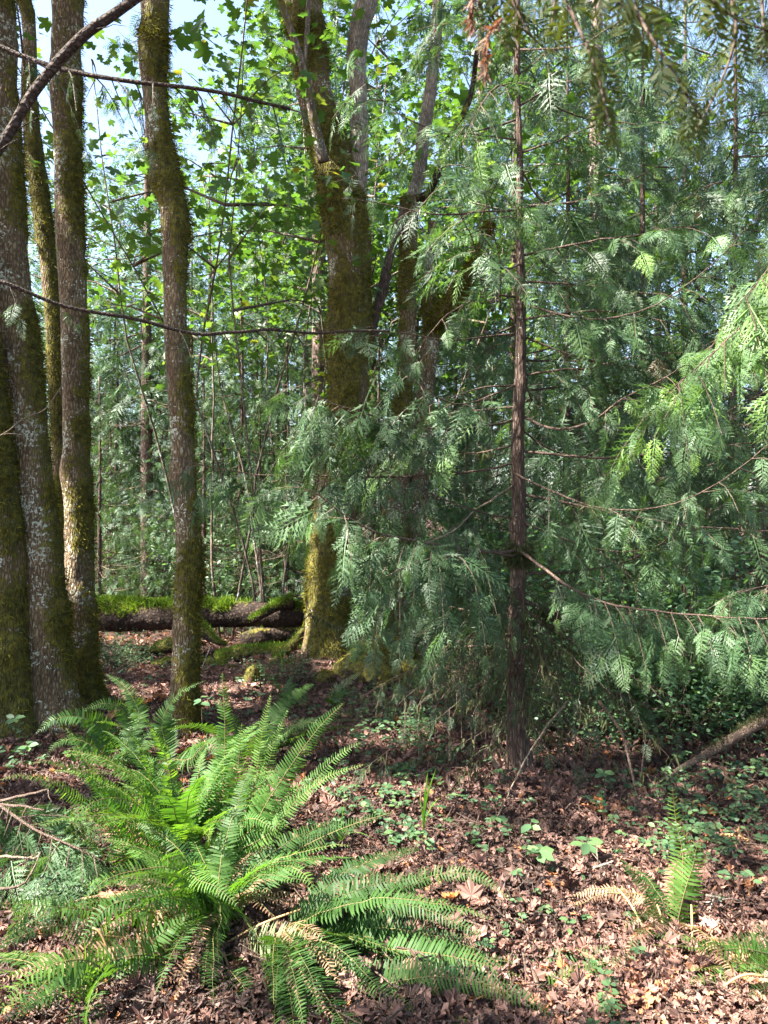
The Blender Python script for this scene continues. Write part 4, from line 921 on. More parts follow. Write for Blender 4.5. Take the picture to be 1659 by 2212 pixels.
F3 = [
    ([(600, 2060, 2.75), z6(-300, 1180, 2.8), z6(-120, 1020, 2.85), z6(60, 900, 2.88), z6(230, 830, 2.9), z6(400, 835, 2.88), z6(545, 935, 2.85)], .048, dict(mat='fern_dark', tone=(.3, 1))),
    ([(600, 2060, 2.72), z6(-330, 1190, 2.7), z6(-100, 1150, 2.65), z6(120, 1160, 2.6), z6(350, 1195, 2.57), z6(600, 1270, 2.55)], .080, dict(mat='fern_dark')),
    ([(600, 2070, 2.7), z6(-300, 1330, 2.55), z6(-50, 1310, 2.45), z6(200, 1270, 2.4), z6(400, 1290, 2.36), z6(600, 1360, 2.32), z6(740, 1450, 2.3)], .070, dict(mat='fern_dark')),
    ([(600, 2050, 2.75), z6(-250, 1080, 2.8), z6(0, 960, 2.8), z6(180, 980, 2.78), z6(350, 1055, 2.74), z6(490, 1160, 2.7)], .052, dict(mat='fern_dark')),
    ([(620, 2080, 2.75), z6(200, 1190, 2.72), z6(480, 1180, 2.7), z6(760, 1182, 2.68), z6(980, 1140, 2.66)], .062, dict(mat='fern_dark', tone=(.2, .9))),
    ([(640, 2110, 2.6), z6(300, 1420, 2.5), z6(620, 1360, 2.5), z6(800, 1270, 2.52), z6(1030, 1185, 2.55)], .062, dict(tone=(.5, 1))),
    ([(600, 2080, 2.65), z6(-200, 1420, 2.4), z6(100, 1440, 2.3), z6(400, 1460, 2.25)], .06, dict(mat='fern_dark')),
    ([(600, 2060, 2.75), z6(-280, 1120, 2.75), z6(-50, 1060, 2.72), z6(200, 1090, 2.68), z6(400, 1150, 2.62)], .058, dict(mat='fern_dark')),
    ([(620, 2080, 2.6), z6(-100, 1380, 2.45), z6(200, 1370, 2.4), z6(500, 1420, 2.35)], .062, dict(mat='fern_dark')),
]
fern('dark green sword fern whose long fronds sweep right along the bottom centre', r3, F3, 20, 6, ndead=4, az=(-1.6, .7), Lr=(.45, .85), elev=(.2, .8), mats=('fern_dark',), wid=.058, tone=(.1, .9))
r4 = G(1455, 2.95)
F4 = [
    ([z6(1255, 1130, 2.95), z6(1265, 1050, 2.95), z6(1300, 900, 2.96), z6(1335, 790, 2.97), z6(1355, 700, 2.95), z6(1380, 700, 2.93)], .062, dict(tone=(.4, 1), start=.22, n=24, droop=.35)),
    ([z6(1255, 1130, 2.97), z6(1285, 900, 3.05), z6(1290, 740, 3.1), z6(1262, 600, 3.12), z6(1245, 450, 3.13)], .056, dict(tone=(.4, 1), start=.25, n=27, droop=.3)),
    ([z6(1250, 1120, 2.95), z6(1190, 1000, 2.95), z6(1120, 870, 2.97), z6(1030, 785, 2.98)], .036, dict(mat='fern_dark', start=.3)),
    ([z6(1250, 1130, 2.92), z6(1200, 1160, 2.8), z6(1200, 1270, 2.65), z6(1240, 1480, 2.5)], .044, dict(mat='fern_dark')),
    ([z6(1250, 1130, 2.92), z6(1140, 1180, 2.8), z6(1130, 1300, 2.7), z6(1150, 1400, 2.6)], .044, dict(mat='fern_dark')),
]
fern('small upright sword fern with two erect fronds on the lower right', r4, F4, 3, 7, ndead=7, Lr=(.25, .4), elev=(.5, 1), mats=('fern_dark',), wid=.04)
r5 = G(1740, 2.7)
F5 = [
    ([(1740, 2060, 2.7), z6(1680, 1080, 2.65), z6(1620, 1100, 2.6), z6(1555, 1125, 2.56)], .05, dict(tone=(.5, 1))),
    ([(1740, 2070, 2.6), z6(1700, 1180, 2.5), z6(1560, 1150, 2.45), z6(1420, 1150, 2.42), z6(1290, 1110, 2.4)], .055),
    ([(1740, 2080, 2.5), z6(1720, 1260, 2.35), z6(1620, 1220, 2.28), z6(1540, 1210, 2.24), z6(1480, 1200, 2.2)], .07, dict(tone=(.4, 1))),
    ([(1740, 2090, 2.4), z6(1720, 1340, 2.2), z6(1640, 1320, 2.15), z6(1570, 1350, 2.12)], .06),
]
fern('sword fern at the lower right corner, only its frond tips in the picture', r5, F5, 8, 8, az=(2.2, 4.4), Lr=(.35, .6), elev=(.1, .6), wid=.05, tone=(.3, 1))
fern('dark sword fern at the foot of the leaning flecked trunk', G(240, 4.6), [
    ([(255, 1640, 4.6), z5(480, 250, 4.55), z5(400, 170, 4.5), z5(310, 145, 4.45), z5(220, 165, 4.4), z5(155, 225, 4.35)], .085, dict(mat='fern_dark')),
    ([(255, 1650, 4.5), z5(430, 290, 4.45), z5(330, 245, 4.4), z5(250, 260, 4.35), z5(195, 320, 4.3)], .075, dict(mat='fern_dark')),
    ([(265, 1640, 4.6), z5(560, 200, 4.7), z5(530, 120, 4.7), z5(450, 90, 4.65), z5(355, 122, 4.6)], .065, dict(mat='fern_dark')),
    ([(265, 1640, 4.6), z5(600, 160, 4.8), z5(570, 60, 4.85), z5(520, 0, 4.9), z5(460, -35, 4.95)], .065, dict(mat='fern_dark')),
], 4, 9, mats=('fern_dark',), Lr=(.4, .6), wid=.06, tone=(.2, .9))
fern('dark sword fern leaning across the foot of the lone maple trunk', G(360, 4.5), [
    ([(370, 1640, 4.5), z5(700, 190, 4.5), z5(730, 100, 4.5), z5(790, 35, 4.5), z5(890, -10, 4.5)], .075, dict(mat='fern_dark')),
    ([(370, 1640, 4.4), z5(820, 330, 4.3), z5(900, 260, 4.25), z5(960, 330, 4.2)], .07, dict(mat='fern_dark')),
], 7, 10, mats=('fern_dark',), Lr=(.4, .65), wid=.06, tone=(.2, .9))
fern('small blue-green fern between the big sword fern and the old maple', G(620, 6.2), [
    ([(625, 1545, 6.2), z5(1230, 80, 6.1), z5(1200, 45, 6.05), z5(1150, 40, 6.0)], .07, dict(mat='fern_dark')),
    ([(625, 1545, 6.2), z5(1270, 90, 6.1), z5(1300, 60, 6.0), z5(1320, 110, 5.9)], .09, dict(mat='fern_dark'))], 3, 12, mats=('fern_dark',), Lr=(.3, .45), wid=.05)
fern('small fern below the moss hummock with one brown-tipped upright frond', G(725, 6.3), [
    ([(725, 1530, 6.3), z5(1440, 45, 6.3), z5(1490, 5, 6.3), z5(1560, -45, 6.3)], .05, dict(mat='fern_pale', tone=(0, .2))),
    ([(725, 1530, 6.2), z5(1440, 60, 6.1), z5(1480, 50, 6.05), z5(1540, 55, 6.0)], .06, dict(mat='fern_dark')),
    ([(725, 1530, 6.2), z5(1440, 80, 6.0), z5(1470, 85, 5.9), z5(1490, 100, 5.85)], .07, dict(mat='fern_dark'))], 1, 13, mats=('fern_dark',), Lr=(.2, .3), wid=.05)
fern('dark fern half hidden behind the tall fronds of the largest sword fern', G(540, 4.6), [], 9, 14, mats=('fern_dark',), Lr=(.5, .8), elev=(.7, 1.3), wid=.065, tone=(.1, .8))
fern('dark fern in the brush far right, above the lichen-furred fallen branch', G(1530, 6.6), [], 8, 15, mats=('fern_dark',), Lr=(.4, .6), elev=(.5, 1.1), wid=.06, tone=(.2, .8))

# withered fronds and straw stems flat on the ground in front
for k, (path, lab) in enumerate([
    ([z5(1000, 1180, 2.6), z5(900, 1250, 2.55), z5(780, 1330, 2.5), z5(690, 1370, 2.45)], 'withered tan frond lying on sunlit leaves at the bottom left of centre'),
    ([z5(640, 1230, 2.6), z5(500, 1210, 2.55), z5(350, 1200, 2.5), z5(200, 1215, 2.45)], 'curled pinkish dead frond under the arching ferns at the lower left'),
    ([z6(40, 1350, 2.5), z6(110, 1360, 2.45), z6(200, 1410, 2.4), z6(240, 1470, 2.35)], 'shrivelled brown frond at the bottom edge below the dark fern')]):
    pts = catmull(np.array([P(*q) for q in path]), .03); pts[:, 2] = np.maximum(gz(pts[:, 0], pts[:, 1]) + .03, np.minimum(pts[:, 2], gz(pts[:, 0], pts[:, 1]) + .09))
    o = frond(None, pts[0], pts, .05, 300 + k, 'fern_dead'); o.name = 'dead_frond'; tag(o, lab, 'dead frond')
for k, (a, b_, lab) in enumerate([
    (z6(1010, 890, 3.0), z6(1140, 1100, 2.85), 'straw-coloured dead stalk leaning left of the small upright fern'), (z6(1180, 960, 2.95), z6(1220, 1130, 2.85), 'straw-coloured dead stalk just beside the small upright fern'),
    (z6(1328, 960, 2.9), z6(1332, 1110, 2.8), 'straw-coloured dead stalk right of the small upright fern'), (z6(1470, 1310, 2.4), z6(1640, 1270, 2.4), 'straw-coloured stalk lying below the corner fern'),
    (z5(400, 1060, 2.5), z5(470, 1160, 2.5), 'golden bristly fern stalk under the front fern'), (z5(1300, 980, 2.75), z5(880, 1190, 2.7), 'long tan fern stalk slanting under the dark right-hand fern')]):
    p0, p1 = P(*a), P(*b_); t_ = np.linspace(0, 1, 8)[:, None]; q = p0 + (p1 - p0) * t_ + UP * np.sin(t_ * 3.14) * .02
    mb = MB(); mb.tube(q - p0, np.linspace(.0035, .0045, 8), 6, 0, .8); o = mb.build('dead_stalk', [M['tan']], None, (0, 0, 0)); o.location = tuple(p0); tag(o, lab, 'stalk', 'dead fern stalks')

# ------------------------------------------------------------------ background trees: one of each kind, then copies
def conifer(h, R, z0, nbr, seed, T, spray, twig, gap, hang, bark='farbark', trad=.11, deadn=24, name='conifer_tree', mat='hemlock', power=.75, slope=.05, droop=.16, lift=.2):
    r_ = np.random.default_rng(seed)
    root = thing(name, 'x', 'tree')
    tk = [(0, 0, -.15, trad * 1.35), (0, 0, .15, trad * 1.05), (.02, 0, h * .35, trad * .8), (-.02, .01, h * .7, trad * .45), (0, 0, h, .012)]
    V, T_, Nf, ms, pp, rad = trunk_mesh(tk, 14, .10, .03, .05, (), seed, None, .1, .25)
    tb = MB(); tb.add(V, T_, 0, ms)
    fb = MB()
    for k in range(nbr):
        f = (k + r_.random()) / nbr; zz = z0 + (h - z0) * f; az = r_.uniform(0, 6.283)
        Lb = R * ((1 - f) ** power + .06) * r_.uniform(.65, 1.1)
        pts = cedar_path(np.array([0, 0, zz]), az, Lb, slope, droop, lift, r_, 9)
        fb.tube(pts, np.linspace(.006 + .006 * Lb, .002, 9), 4, 1, .4, False)
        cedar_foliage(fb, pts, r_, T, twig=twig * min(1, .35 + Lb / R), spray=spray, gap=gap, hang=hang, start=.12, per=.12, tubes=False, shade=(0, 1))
    fb.build('crown', [M[mat], M['twig']], root)
    db = tb
    for k in range(deadn):
        zz = .4 + (max(z0, h * .35) - .2) * r_.random(); az = r_.uniform(0, 6.283)
        pts = cedar_path(np.array([0, 0, zz]), az, R * r_.uniform(.25, .7), .0, .1, .1, r_, 7)
        db.tube(pts, np.linspace(.009, .002, 7), 4, 1, .4, False)
        for q in range(4):
            i = r_.integers(2, 6); e = pts[i] + nrm(r_.normal(size=3) * np.array([1, 1, .5])) * r_.uniform(.1, .35)
            db.tube(np.stack([pts[i], (pts[i] + e) / 2 + r_.normal(size=3) * .02, e]), [.004, .003, .001], 3, 1, .4, False)
    tb.build('trunk', [M[bark], M['twigpale']], root)
    return root


def broadleaf(h, R, z0, n, seed, T, size, nst, mat, name='broadleaf_tree', trad=.06, flat=.3, spreadz=1.0):
    r_ = np.random.default_rng(seed); root = thing(name, 'x', 'tree')
    tb = MB(); fb = MB()
    for s_ in range(nst):
        a = 6.283 * s_ / nst + r_.uniform(-.4, .4); off = .12 * (nst > 1)
        p0 = np.array([math.cos(a) * off, math.sin(a) * off, -.1]); lean = R * (.35 if nst > 1 else .06)
        t = np.linspace(0, 1, 14)[:, None]
        pts = p0 + np.array([math.cos(a) * lean, math.sin(a) * lean, h]) * t + np.cumsum(np.cumsum(r_.normal(size=(14, 3)) * (.035 if nst > 1 else .012), axis=0), axis=0) * np.array([1, 1, .1])
        tb.tube(pts, np.linspace(trad, .005, 14), 8, 0, .35)
        m_ = n // nst; nc = max(6, m_ // 26)
        for c in range(nc):
            zz = z0 + (h * 1.02 - z0) * r_.random(); i = int(np.clip(zz / h * 13, 1, 13)); az = r_.uniform(0, 6.283)
            fz = (zz - z0) / max(.1, h - z0); rr = R * r_.random() ** .6 * (1 - .55 * abs(fz - .4)) * (1.0 if nst == 1 else .7)
            e = pts[i] + np.array([math.cos(az) * rr, math.sin(az) * rr, rr * r_.uniform(.05, .45)])
            if c % 2 == 0:
                tb.tube(np.stack([pts[i], (pts[i] * .45 + e * .55) + UP * rr * .06, e]), [.012 + .004 * rr, .008, .003], 4, 0, .35, False)
            k = 26; pos = e + r_.normal(size=(k, 3)) * np.array([.38, .38, .38 * flat]) * (.6 + .5 * size / .1)
            nn = nrm(np.array([0, 0, 1.]) + r_.normal(size=(k, 3)) * .45); dd = rand_unit(k, r_); dd[:, 2] = -abs(dd[:, 2]) * .4
            fb.place(T, frames(dd, nn), pos, size * r_.uniform(.5, 1.25, k), 0, np.clip(r_.random() * .4 + r_.random(k) * .6, 0, 1))
    tb.build('trunk', [M['bark_plain']], root); fb.build('crown', [M[mat]], root)
    return root


def shrub(h, R, n, seed, size, mat='shrub', T=OVAL, nst=14, name='leafy_shrub'):
    r_ = np.random.default_rng(seed); root = thing(name, 'x', 'shrub'); tb = MB(); fb = MB()
    for s_ in range(nst):
        a = r_.uniform(0, 6.283); rr = R * r_.random() ** .5; t = np.linspace(0, 1, 8)[:, None]
        tip = np.array([math.cos(a) * rr, math.sin(a) * rr, h * r_.uniform(.6, 1.05) * (1 - .25 * rr / R)])
        pts = np.array([math.cos(a), math.sin(a), 0]) * .06 + tip * t + np.array([math.cos(a), math.sin(a), 0]) * R * .2 * np.sin(t * 3.14) + np.cumsum(r_.normal(size=(8, 3)) * .02, axis=0)
        tb.tube(pts, np.linspace(.006, .002, 8), 4, 0, .4, False)
        k = n // nst; i = r_.integers(2, 8, k)
        pos = pts[i] + r_.normal(size=(k, 3)) * np.array([.16, .16, .10]) * (h ** .5)
        nn = nrm(np.array([0, 0, 1.]) + r_.normal(size=(k, 3)) * .5); dd = rand_unit(k, r_); dd[:, 2] *= .35
        fb.place(T, frames(dd, nn), pos, size * r_.uniform(.5, 1.2, k), 0, np.clip(r_.random() * .4 + r_.random(k) * .6, 0, 1))
    tb.build('stems', [M['twig']], root); fb.build('leaves', [M[mat]], root)
    return root


hem = conifer(10.5, 2.1, 1.3, 62, 101, SPR_MID, .30, .62, .13, .7, trad=.085)
cedb = conifer(8.5, 2.1, .6, 66, 102, SPR_MID, .27, .60, .12, 1.15, 'cedarbark', .06, 20, 'redcedar_tree', 'cedar')
cedy = conifer(4.6, 1.35, .25, 46, 103, SPR_MID, .22, .45, .10, 1.0, 'cedarbark', .045, 14, 'redcedar_tree', 'cedar')
pole = conifer(17, 2.4, 5.5, 60, 104, SPR_LO, .36, .7, .16, .6, 'pinkbark', .17, 46, 'conifer_tree')
vine = broadleaf(6.2, 2.1, 3.0, 1000, 111, MAPLE_LO, .085, 4, 'maple', 'vine_maple', .016, .25)
bigm = broadleaf(12, 3.4, 3.2, 3600, 112, MAPLE_LO, .11, 1, 'maple', 'broadleaf_tree', .10, .35)
ald = broadleaf(10, 2.9, 1.8, 6500, 113, QUADL, .10, 1, 'alder', 'broadleaf_tree', .06, .6)
sh1 = shrub(1.25, .75, 1000, 121, .055)
sh2 = shrub(.65, .6, 700, 122, .042, 'cover')
sh3 = shrub(1.9, .9, 900, 123, .065, 'shrub', OVAL, 18)
hem1 = conifer(10.0, 1.9, 3.1, 44, 105, SPR_MID, .30, .60, .14, .8, trad=.105, deadn=46)
first = {}


def put(src, px, Y, sc=1.0, label='', group=None, rz=None, sz=None, dz=0.0):
    o = src if src.name not in first else copy_tree(src)
    first[src.name] = 1
    q = G(px, Y); o.location = (q[0], q[1], q[2] + dz); o.rotation_euler = (0, 0, rng.uniform(0, 6.283) if rz is None else rz)
    o.scale = (sc, sc, sc * (sz or 1))
    o['label'] = label
    if group: o['group'] = group
    return o


GC = 'conifers behind the clearing'
for px, Y, sc, sz, src, lab in [
    (318, 12.0, 1.0, 1.0, hem1, 'slim dark conifer with a straight purplish trunk standing behind the fallen log'),
    (452, 15, .75, 1.1, hem, 'thin conifer pole right of the lone mossy maple trunk, behind the log'),
    (372, 19, .9, 1.0, hem, 'hazy conifer just left of the lone maple trunk, farther than the slim dark conifer'),
    (238, 16, .7, .9, hem, 'bushy hemlock between the straight brown maple trunk and the slim dark conifer'),
    (555, 12.0, .75, .9, cedb, 'dark drooping cedar over the broken end of the fallen log'),
    (500, 21, .9, 1.0, hem, 'far conifer half way between the lone maple trunk and the old forked maple'),
    (664, 16, 1.0, 1.0, pole, 'tall pinkish conifer trunk showing left of the old forked maple'),
    (690, 12.5, .8, 1.0, pole, 'pale sunlit conifer trunk touching the left side of the old forked maple'),
    (415, 12.0, .62, .95, hem, 'small dark hemlock right behind the lone maple trunk'),
    (252, 13.0, .6, .95, hem, 'small bushy hemlock left of the slim dark conifer, near the log'),
    (525, 15.5, .8, 1.0, cedb, 'drooping cedar a little beyond the broken end of the log'),
    (345, 18.0, .85, .95, cedb, 'blue-green cedar just right of the slim dark conifer'),
    (615, 14.0, .75, 1.0, hem, 'hemlock tucked beside the left flank of the old forked maple'),
    (-40, 15, .9, .9, cedb, 'cedar filling the gap behind the two leftmost trunks'),
    (120, 14, .8, 1.0, hem, 'conifer glimpsed through the slit between the two large left maples'),
    (60, 22, 1.0, 1.0, hem, 'distant conifer behind the leaning flecked trunk'),
    (800, 20, 1.0, .95, hem, 'far conifer between the forked maple and the many-stemmed maple'),
    (985, 15, .85, 1.0, cedb, 'dense cedar right behind the many-stemmed maple'),
    (1040, 16, .9, 1.1, pole, 'sunlit yellowish trunk seen between the many-stemmed maple and the young redcedar'),
    (1160, 19, 1.0, 1.1, hem, 'far conifer straight behind the slim redcedar trunk'),
    (1225, 9.5, .95, 1.0, cedb, 'cedar just right of and behind the slim redcedar'),
    (1290, 14, 1.0, 1.2, pole, 'tall thin trunk rising among the cedars right of the slim redcedar'),
    (1390, 8.8, .9, 1.05, cedb, 'dark cedar in the thick of the right-hand foliage, behind the sunlit bough'),
    (1480, 11, 1.1, 1.1, cedb, 'tall cedar deeper in the right-hand thicket'),
    (1585, 8.2, .85, 1.1, cedb, 'hanging cedar near the right edge behind the bright boughs'),
    (1680, 10, 1.1, 1.1, cedb, 'tall cedar cut by the right edge of the picture'),
    (1420, 17, 1.1, 1.2, hem, 'far hemlock above the right-hand cedars'),
    (1110, 12.5, .9, 1.15, hem, 'hemlock with a dark top directly behind the redcedar crown'),
    (900, 14, .8, 1.0, hem, 'hemlock behind the fork of the many-stemmed maple'),
    (720, 30, 1.3, 1.0, hem, 'hazy far hemlock behind the old forked maple'),
    (1000, 28, 1.3, 1.1, hem, 'hazy far hemlock between the maple clump and redcedar'),
]:
    put(src, px, Y, sc, lab, GC, sz=sz)
for px, Y, sc, lab in [
    (1010, 8.6, .6, 'short bushy young cedar between the maple clump and the slim redcedar'), 
    (1250, 6.6, .55, 'small young cedar right of the slim redcedar foot'), (1480, 6.3, .7, 'young cedar under the hanging boughs on the right'),
    (1640, 6.0, .8, 'young cedar at the right edge above the furred branch'), (560, 10.5, .7, 'young cedar just behind the broken end of the long log'),
    (480, 12, .8, 'young cedar behind the log, right of the lone trunk'), (238, 12.2, .7, 'young cedar behind the log left of the slim dark conifer'),
    (1340, 9.5, .9, 'leafy young cedar deep behind the sunlit bough on the right'), (820, 10.5, .9, 'young cedar in the dark gap between the two old maples'),
    (215, 10.2, .75, 'drooping young cedar just right of the straight brown maple trunk'), (262, 13.8, .95, 'young cedar directly beside the slim dark conifer trunk'),
    (352, 13.4, .9, 'young cedar just left of the lone maple trunk, behind the log'), (440, 10.4, .8, 'young cedar just right of the lone maple trunk, behind the log'),
    (520, 11.2, 1.05, 'tallest young cedar behind the log between the lone trunk and old maple'), (620, 10.2, .85, 'young cedar leaning against the left side of the old forked maple'),
    (600, 13.0, 1.1, 'young cedar farther behind the broken end of the log'), (165, 12.5, 1.0, 'young cedar half hidden by the straight brown trunk'),
    (390, 14.5, .8, 'young cedar beyond the log behind the lone trunk')]:
    put(cedy, px, Y, sc, lab, 'young cedars in the understory')
GV = 'vine maples and broadleaf trees behind the trunks'
for src, px, Y, sc, lab in [
    (vine, 590, 8.8, 1.0, 'thin-stemmed vine maple with bright layered leaves left of the old forked maple'),
    (vine, 470, 9.6, 1.15, 'vine maple with yellow-green leaves right of the lone mossy trunk'),
    (ald, 150, 16, .85, 'leafy small-leaved tree filling the sky beside the straight brown trunk'),
    (ald, 330, 18, .95, 'leafy small-leaved tree filling the sky beside the lone trunk'),
    (vine, 650, 11, 1.25, 'tall vine maple close behind the left side of the forked maple'),
    (vine, 830, 11.5, 1.2, 'vine maple glowing green between the two old maples'),
    (vine, 1010, 12.5, 1.2, 'vine maple with lit leaves behind the limb with hanging moss'),
    (vine, 1390, 12, 1.3, 'vine maple showing yellow leaves among the right-hand cedars'),
    (vine, 1560, 13, 1.3, 'vine maple in the upper right behind the hanging cedar'),
    (bigm, 560, 19, .95, 'spreading bigleaf maple crown behind the lone trunk and forked maple'),
    (bigm, 800, 15, 1.0, 'bigleaf maple crown filling the sky behind the dead grey stem'),
    (bigm, 1010, 20, 1.15, 'bigleaf maple crown high behind the redcedar'),
    (bigm, 1250, 22, 1.2, 'bigleaf maple crown far behind the redcedar top'),
    (ald, 430, 22, .8, 'small-leaved tree with airy crown far behind the lone trunk'),
    (ald, 235, 14, .78, 'leafy small-leaved tree close behind the straight brown trunk'),
    (ald, 100, 13.5, .75, 'leafy small-leaved tree between the two leftmost large trunks'),
    (ald, 190, 18, .72, 'airy small-leaved tree beyond the straight brown trunk'),
    (ald, 640, 24, 1.1, 'airy small-leaved tree far behind the old forked maple'),
    (ald, 900, 25, 1.2, 'airy small-leaved tree far behind the many-stemmed maple'),
    (ald, 1130, 26, 1.3, 'airy small-leaved tree far behind the slim redcedar'),
    (ald, 1660, 24, 1.3, 'airy small-leaved tree at the far right edge'),
    (ald, -60, 25, 1.0, 'airy small-leaved tree at the far left edge'),
    (ald, 780, 38, 1.5, 'faint distant leafy tree between the old maples'),
    (ald, 1060, 38, 1.6, 'faint distant leafy tree left of the slim redcedar'),
    (ald, 1300, 36, 1.6, 'faint distant leafy tree right of the slim redcedar'),
    (ald, 100, 38, 1.1, 'faint distant leafy tree behind the left trunks')]:
    put(src, px, Y, sc, lab, GV)

# understory shrubs
r_ = np.random.default_rng(131)
SH = []
def spot(px):
    for lim, w in ((170, 'behind the left trunks'), (320, 'left of the slim dark conifer'), (420, 'near the lone maple trunk'), (660, 'near the broken end of the long log'), (860, 'near the old forked maple'),
                   (1000, 'near the many-stemmed maple'), (1110, 'left of the slim redcedar'), (1240, 'just right of the slim redcedar'), (1400, 'under the long pale bough'), (1530, 'left of the furred fallen branch'), (9999, 'by the right edge')):
        if px < lim: return w
def deep(Y):
    return 'close' if Y < 7.5 else ('farther back' if Y < 11 else ('well back' if Y < 15 else 'deep in the wood'))
cand = []
for k in range(34): cand.append((r_.uniform(1130, 1720), r_.uniform(6.0, 10.5), (sh1, sh3, sh2)[k % 3]))
for k in range(7): cand.append((r_.uniform(180, 660), r_.uniform(10.5, 16), (sh1, sh3)[k % 2]))
for k in range(16): cand.append((r_.uniform(640, 1150), r_.uniform(9.0, 14), (sh1, sh3)[k % 2]))
for k in range(20): cand.append((r_.uniform(-100, 1760), r_.uniform(14, 24), (sh1, sh3)[k % 2]))
for k in range(3): cand.append((r_.uniform(205, 300), r_.uniform(7.2, 8.2), sh2))
for k in range(1): cand.append((r_.uniform(430, 640), r_.uniform(6.6, 7.4), sh2))
for k in range(18): cand.append((r_.uniform(1190, 1700), r_.uniform(5.2, 6.8), (sh2, sh1)[k % 3 == 2]))
for k in range(8): cand.append((r_.uniform(860, 1180), r_.uniform(5.6, 7.4), sh2))
seen = {}
for px, Y, src in cand:
    w = {'leafy_shrub': 'mid-height leafy shrub', 'leafy_shrub.001': 'low small-leaved shrub', 'leafy_shrub.002': 'tall loose leafy shrub'}[src.name]
    lab = f'{w} {deep(Y)}, {spot(px)}'
    seen[lab] = seen.get(lab, 0) + 1
    sc = r_.uniform(.75, 1.2) * (1.0 if Y < 13 else 1.25) * (.6 if (src is sh2 and px < 1150) else 1)
    put(src, px, Y, sc, lab, lab if False else 'understory shrubs ' + spot(px) + ' ' + deep(Y))

# ------------------------------------------------------------------ small plants on the forest floor
cv = MB()
def cover(px0, px1, Y0, Y1, n, size, hmax, stems=.5, tone=(0, 1)):
    """n little stems, each with pairs of rounded leaves"""
    for k in range(n):
        px = rng.uniform(px0, px1); Y = rng.uniform(Y0, Y1); b_ = G(px, Y); hgt = hmax * rng.uniform(.3, 1); a = rng.uniform(0, 6.283)
        t = np.linspace(0, 1, 6)[:, None]
        pts = b_ + np.array([math.cos(a), math.sin(a), 0]) * hgt * 1.2 * t + UP * hgt * np.sin(t * 2.1)
        cv.tube(pts, np.linspace(.0022, .001, 6), 3, 1, .4, False)
        for i in range(2, 6):
            for s_ in (1, -1):
                if rng.random() < .2: continue
                d = nrm(np.array([-math.sin(a) * s_ + .5 * math.cos(a), math.cos(a) * s_ + .5 * math.sin(a), rng.normal() * .2]))
                cv.place(OVAL, frames(d[None], nrm(np.array([[0, -.35, 1]]) + rng.normal(size=(1, 3)) * .35)), pts[i][None], [size * rng.uniform(.6, 1.2)], 0, [rng.uniform(*tone)])
cover(1440, 1700, 3.3, 4.9, 150, .036, .16)
cover(1300, 1500, 3.6, 4.6, 44, .034, .12)
cover(740, 960, 4.6, 6.6, 110, .040, .16)
cover(690, 900, 3.4, 4.5, 74, .034, .10)
cover(880, 1150, 3.3, 4.6, 44, .03, .10)
cover(440, 660, 5.5, 7.4, 40, .035, .12)
cover(180, 380, 6.3, 8.4, 34, .04, .14)
cover(900, 1240, 5.0, 7.0, 90, .038, .2)
cover(1180, 1700, 4.9, 7.0, 130, .042, .25)
cover(-20, 90, 4.6, 5.4, 14, .04, .15)
cover(1260, 1420, 2.15, 2.45, 12, .034, .06)
cover(1230, 1400, 2.4, 2.8, 8, .028, .05)
cover(980, 1700, 2.4, 3.6, 34, .026, .06)
tag(cv.build('ground_cover', [M['cover'], M['twig']]), 'small round-leaved creeping plants scattered over the leaf litter', 'ground cover', kind='stuff')

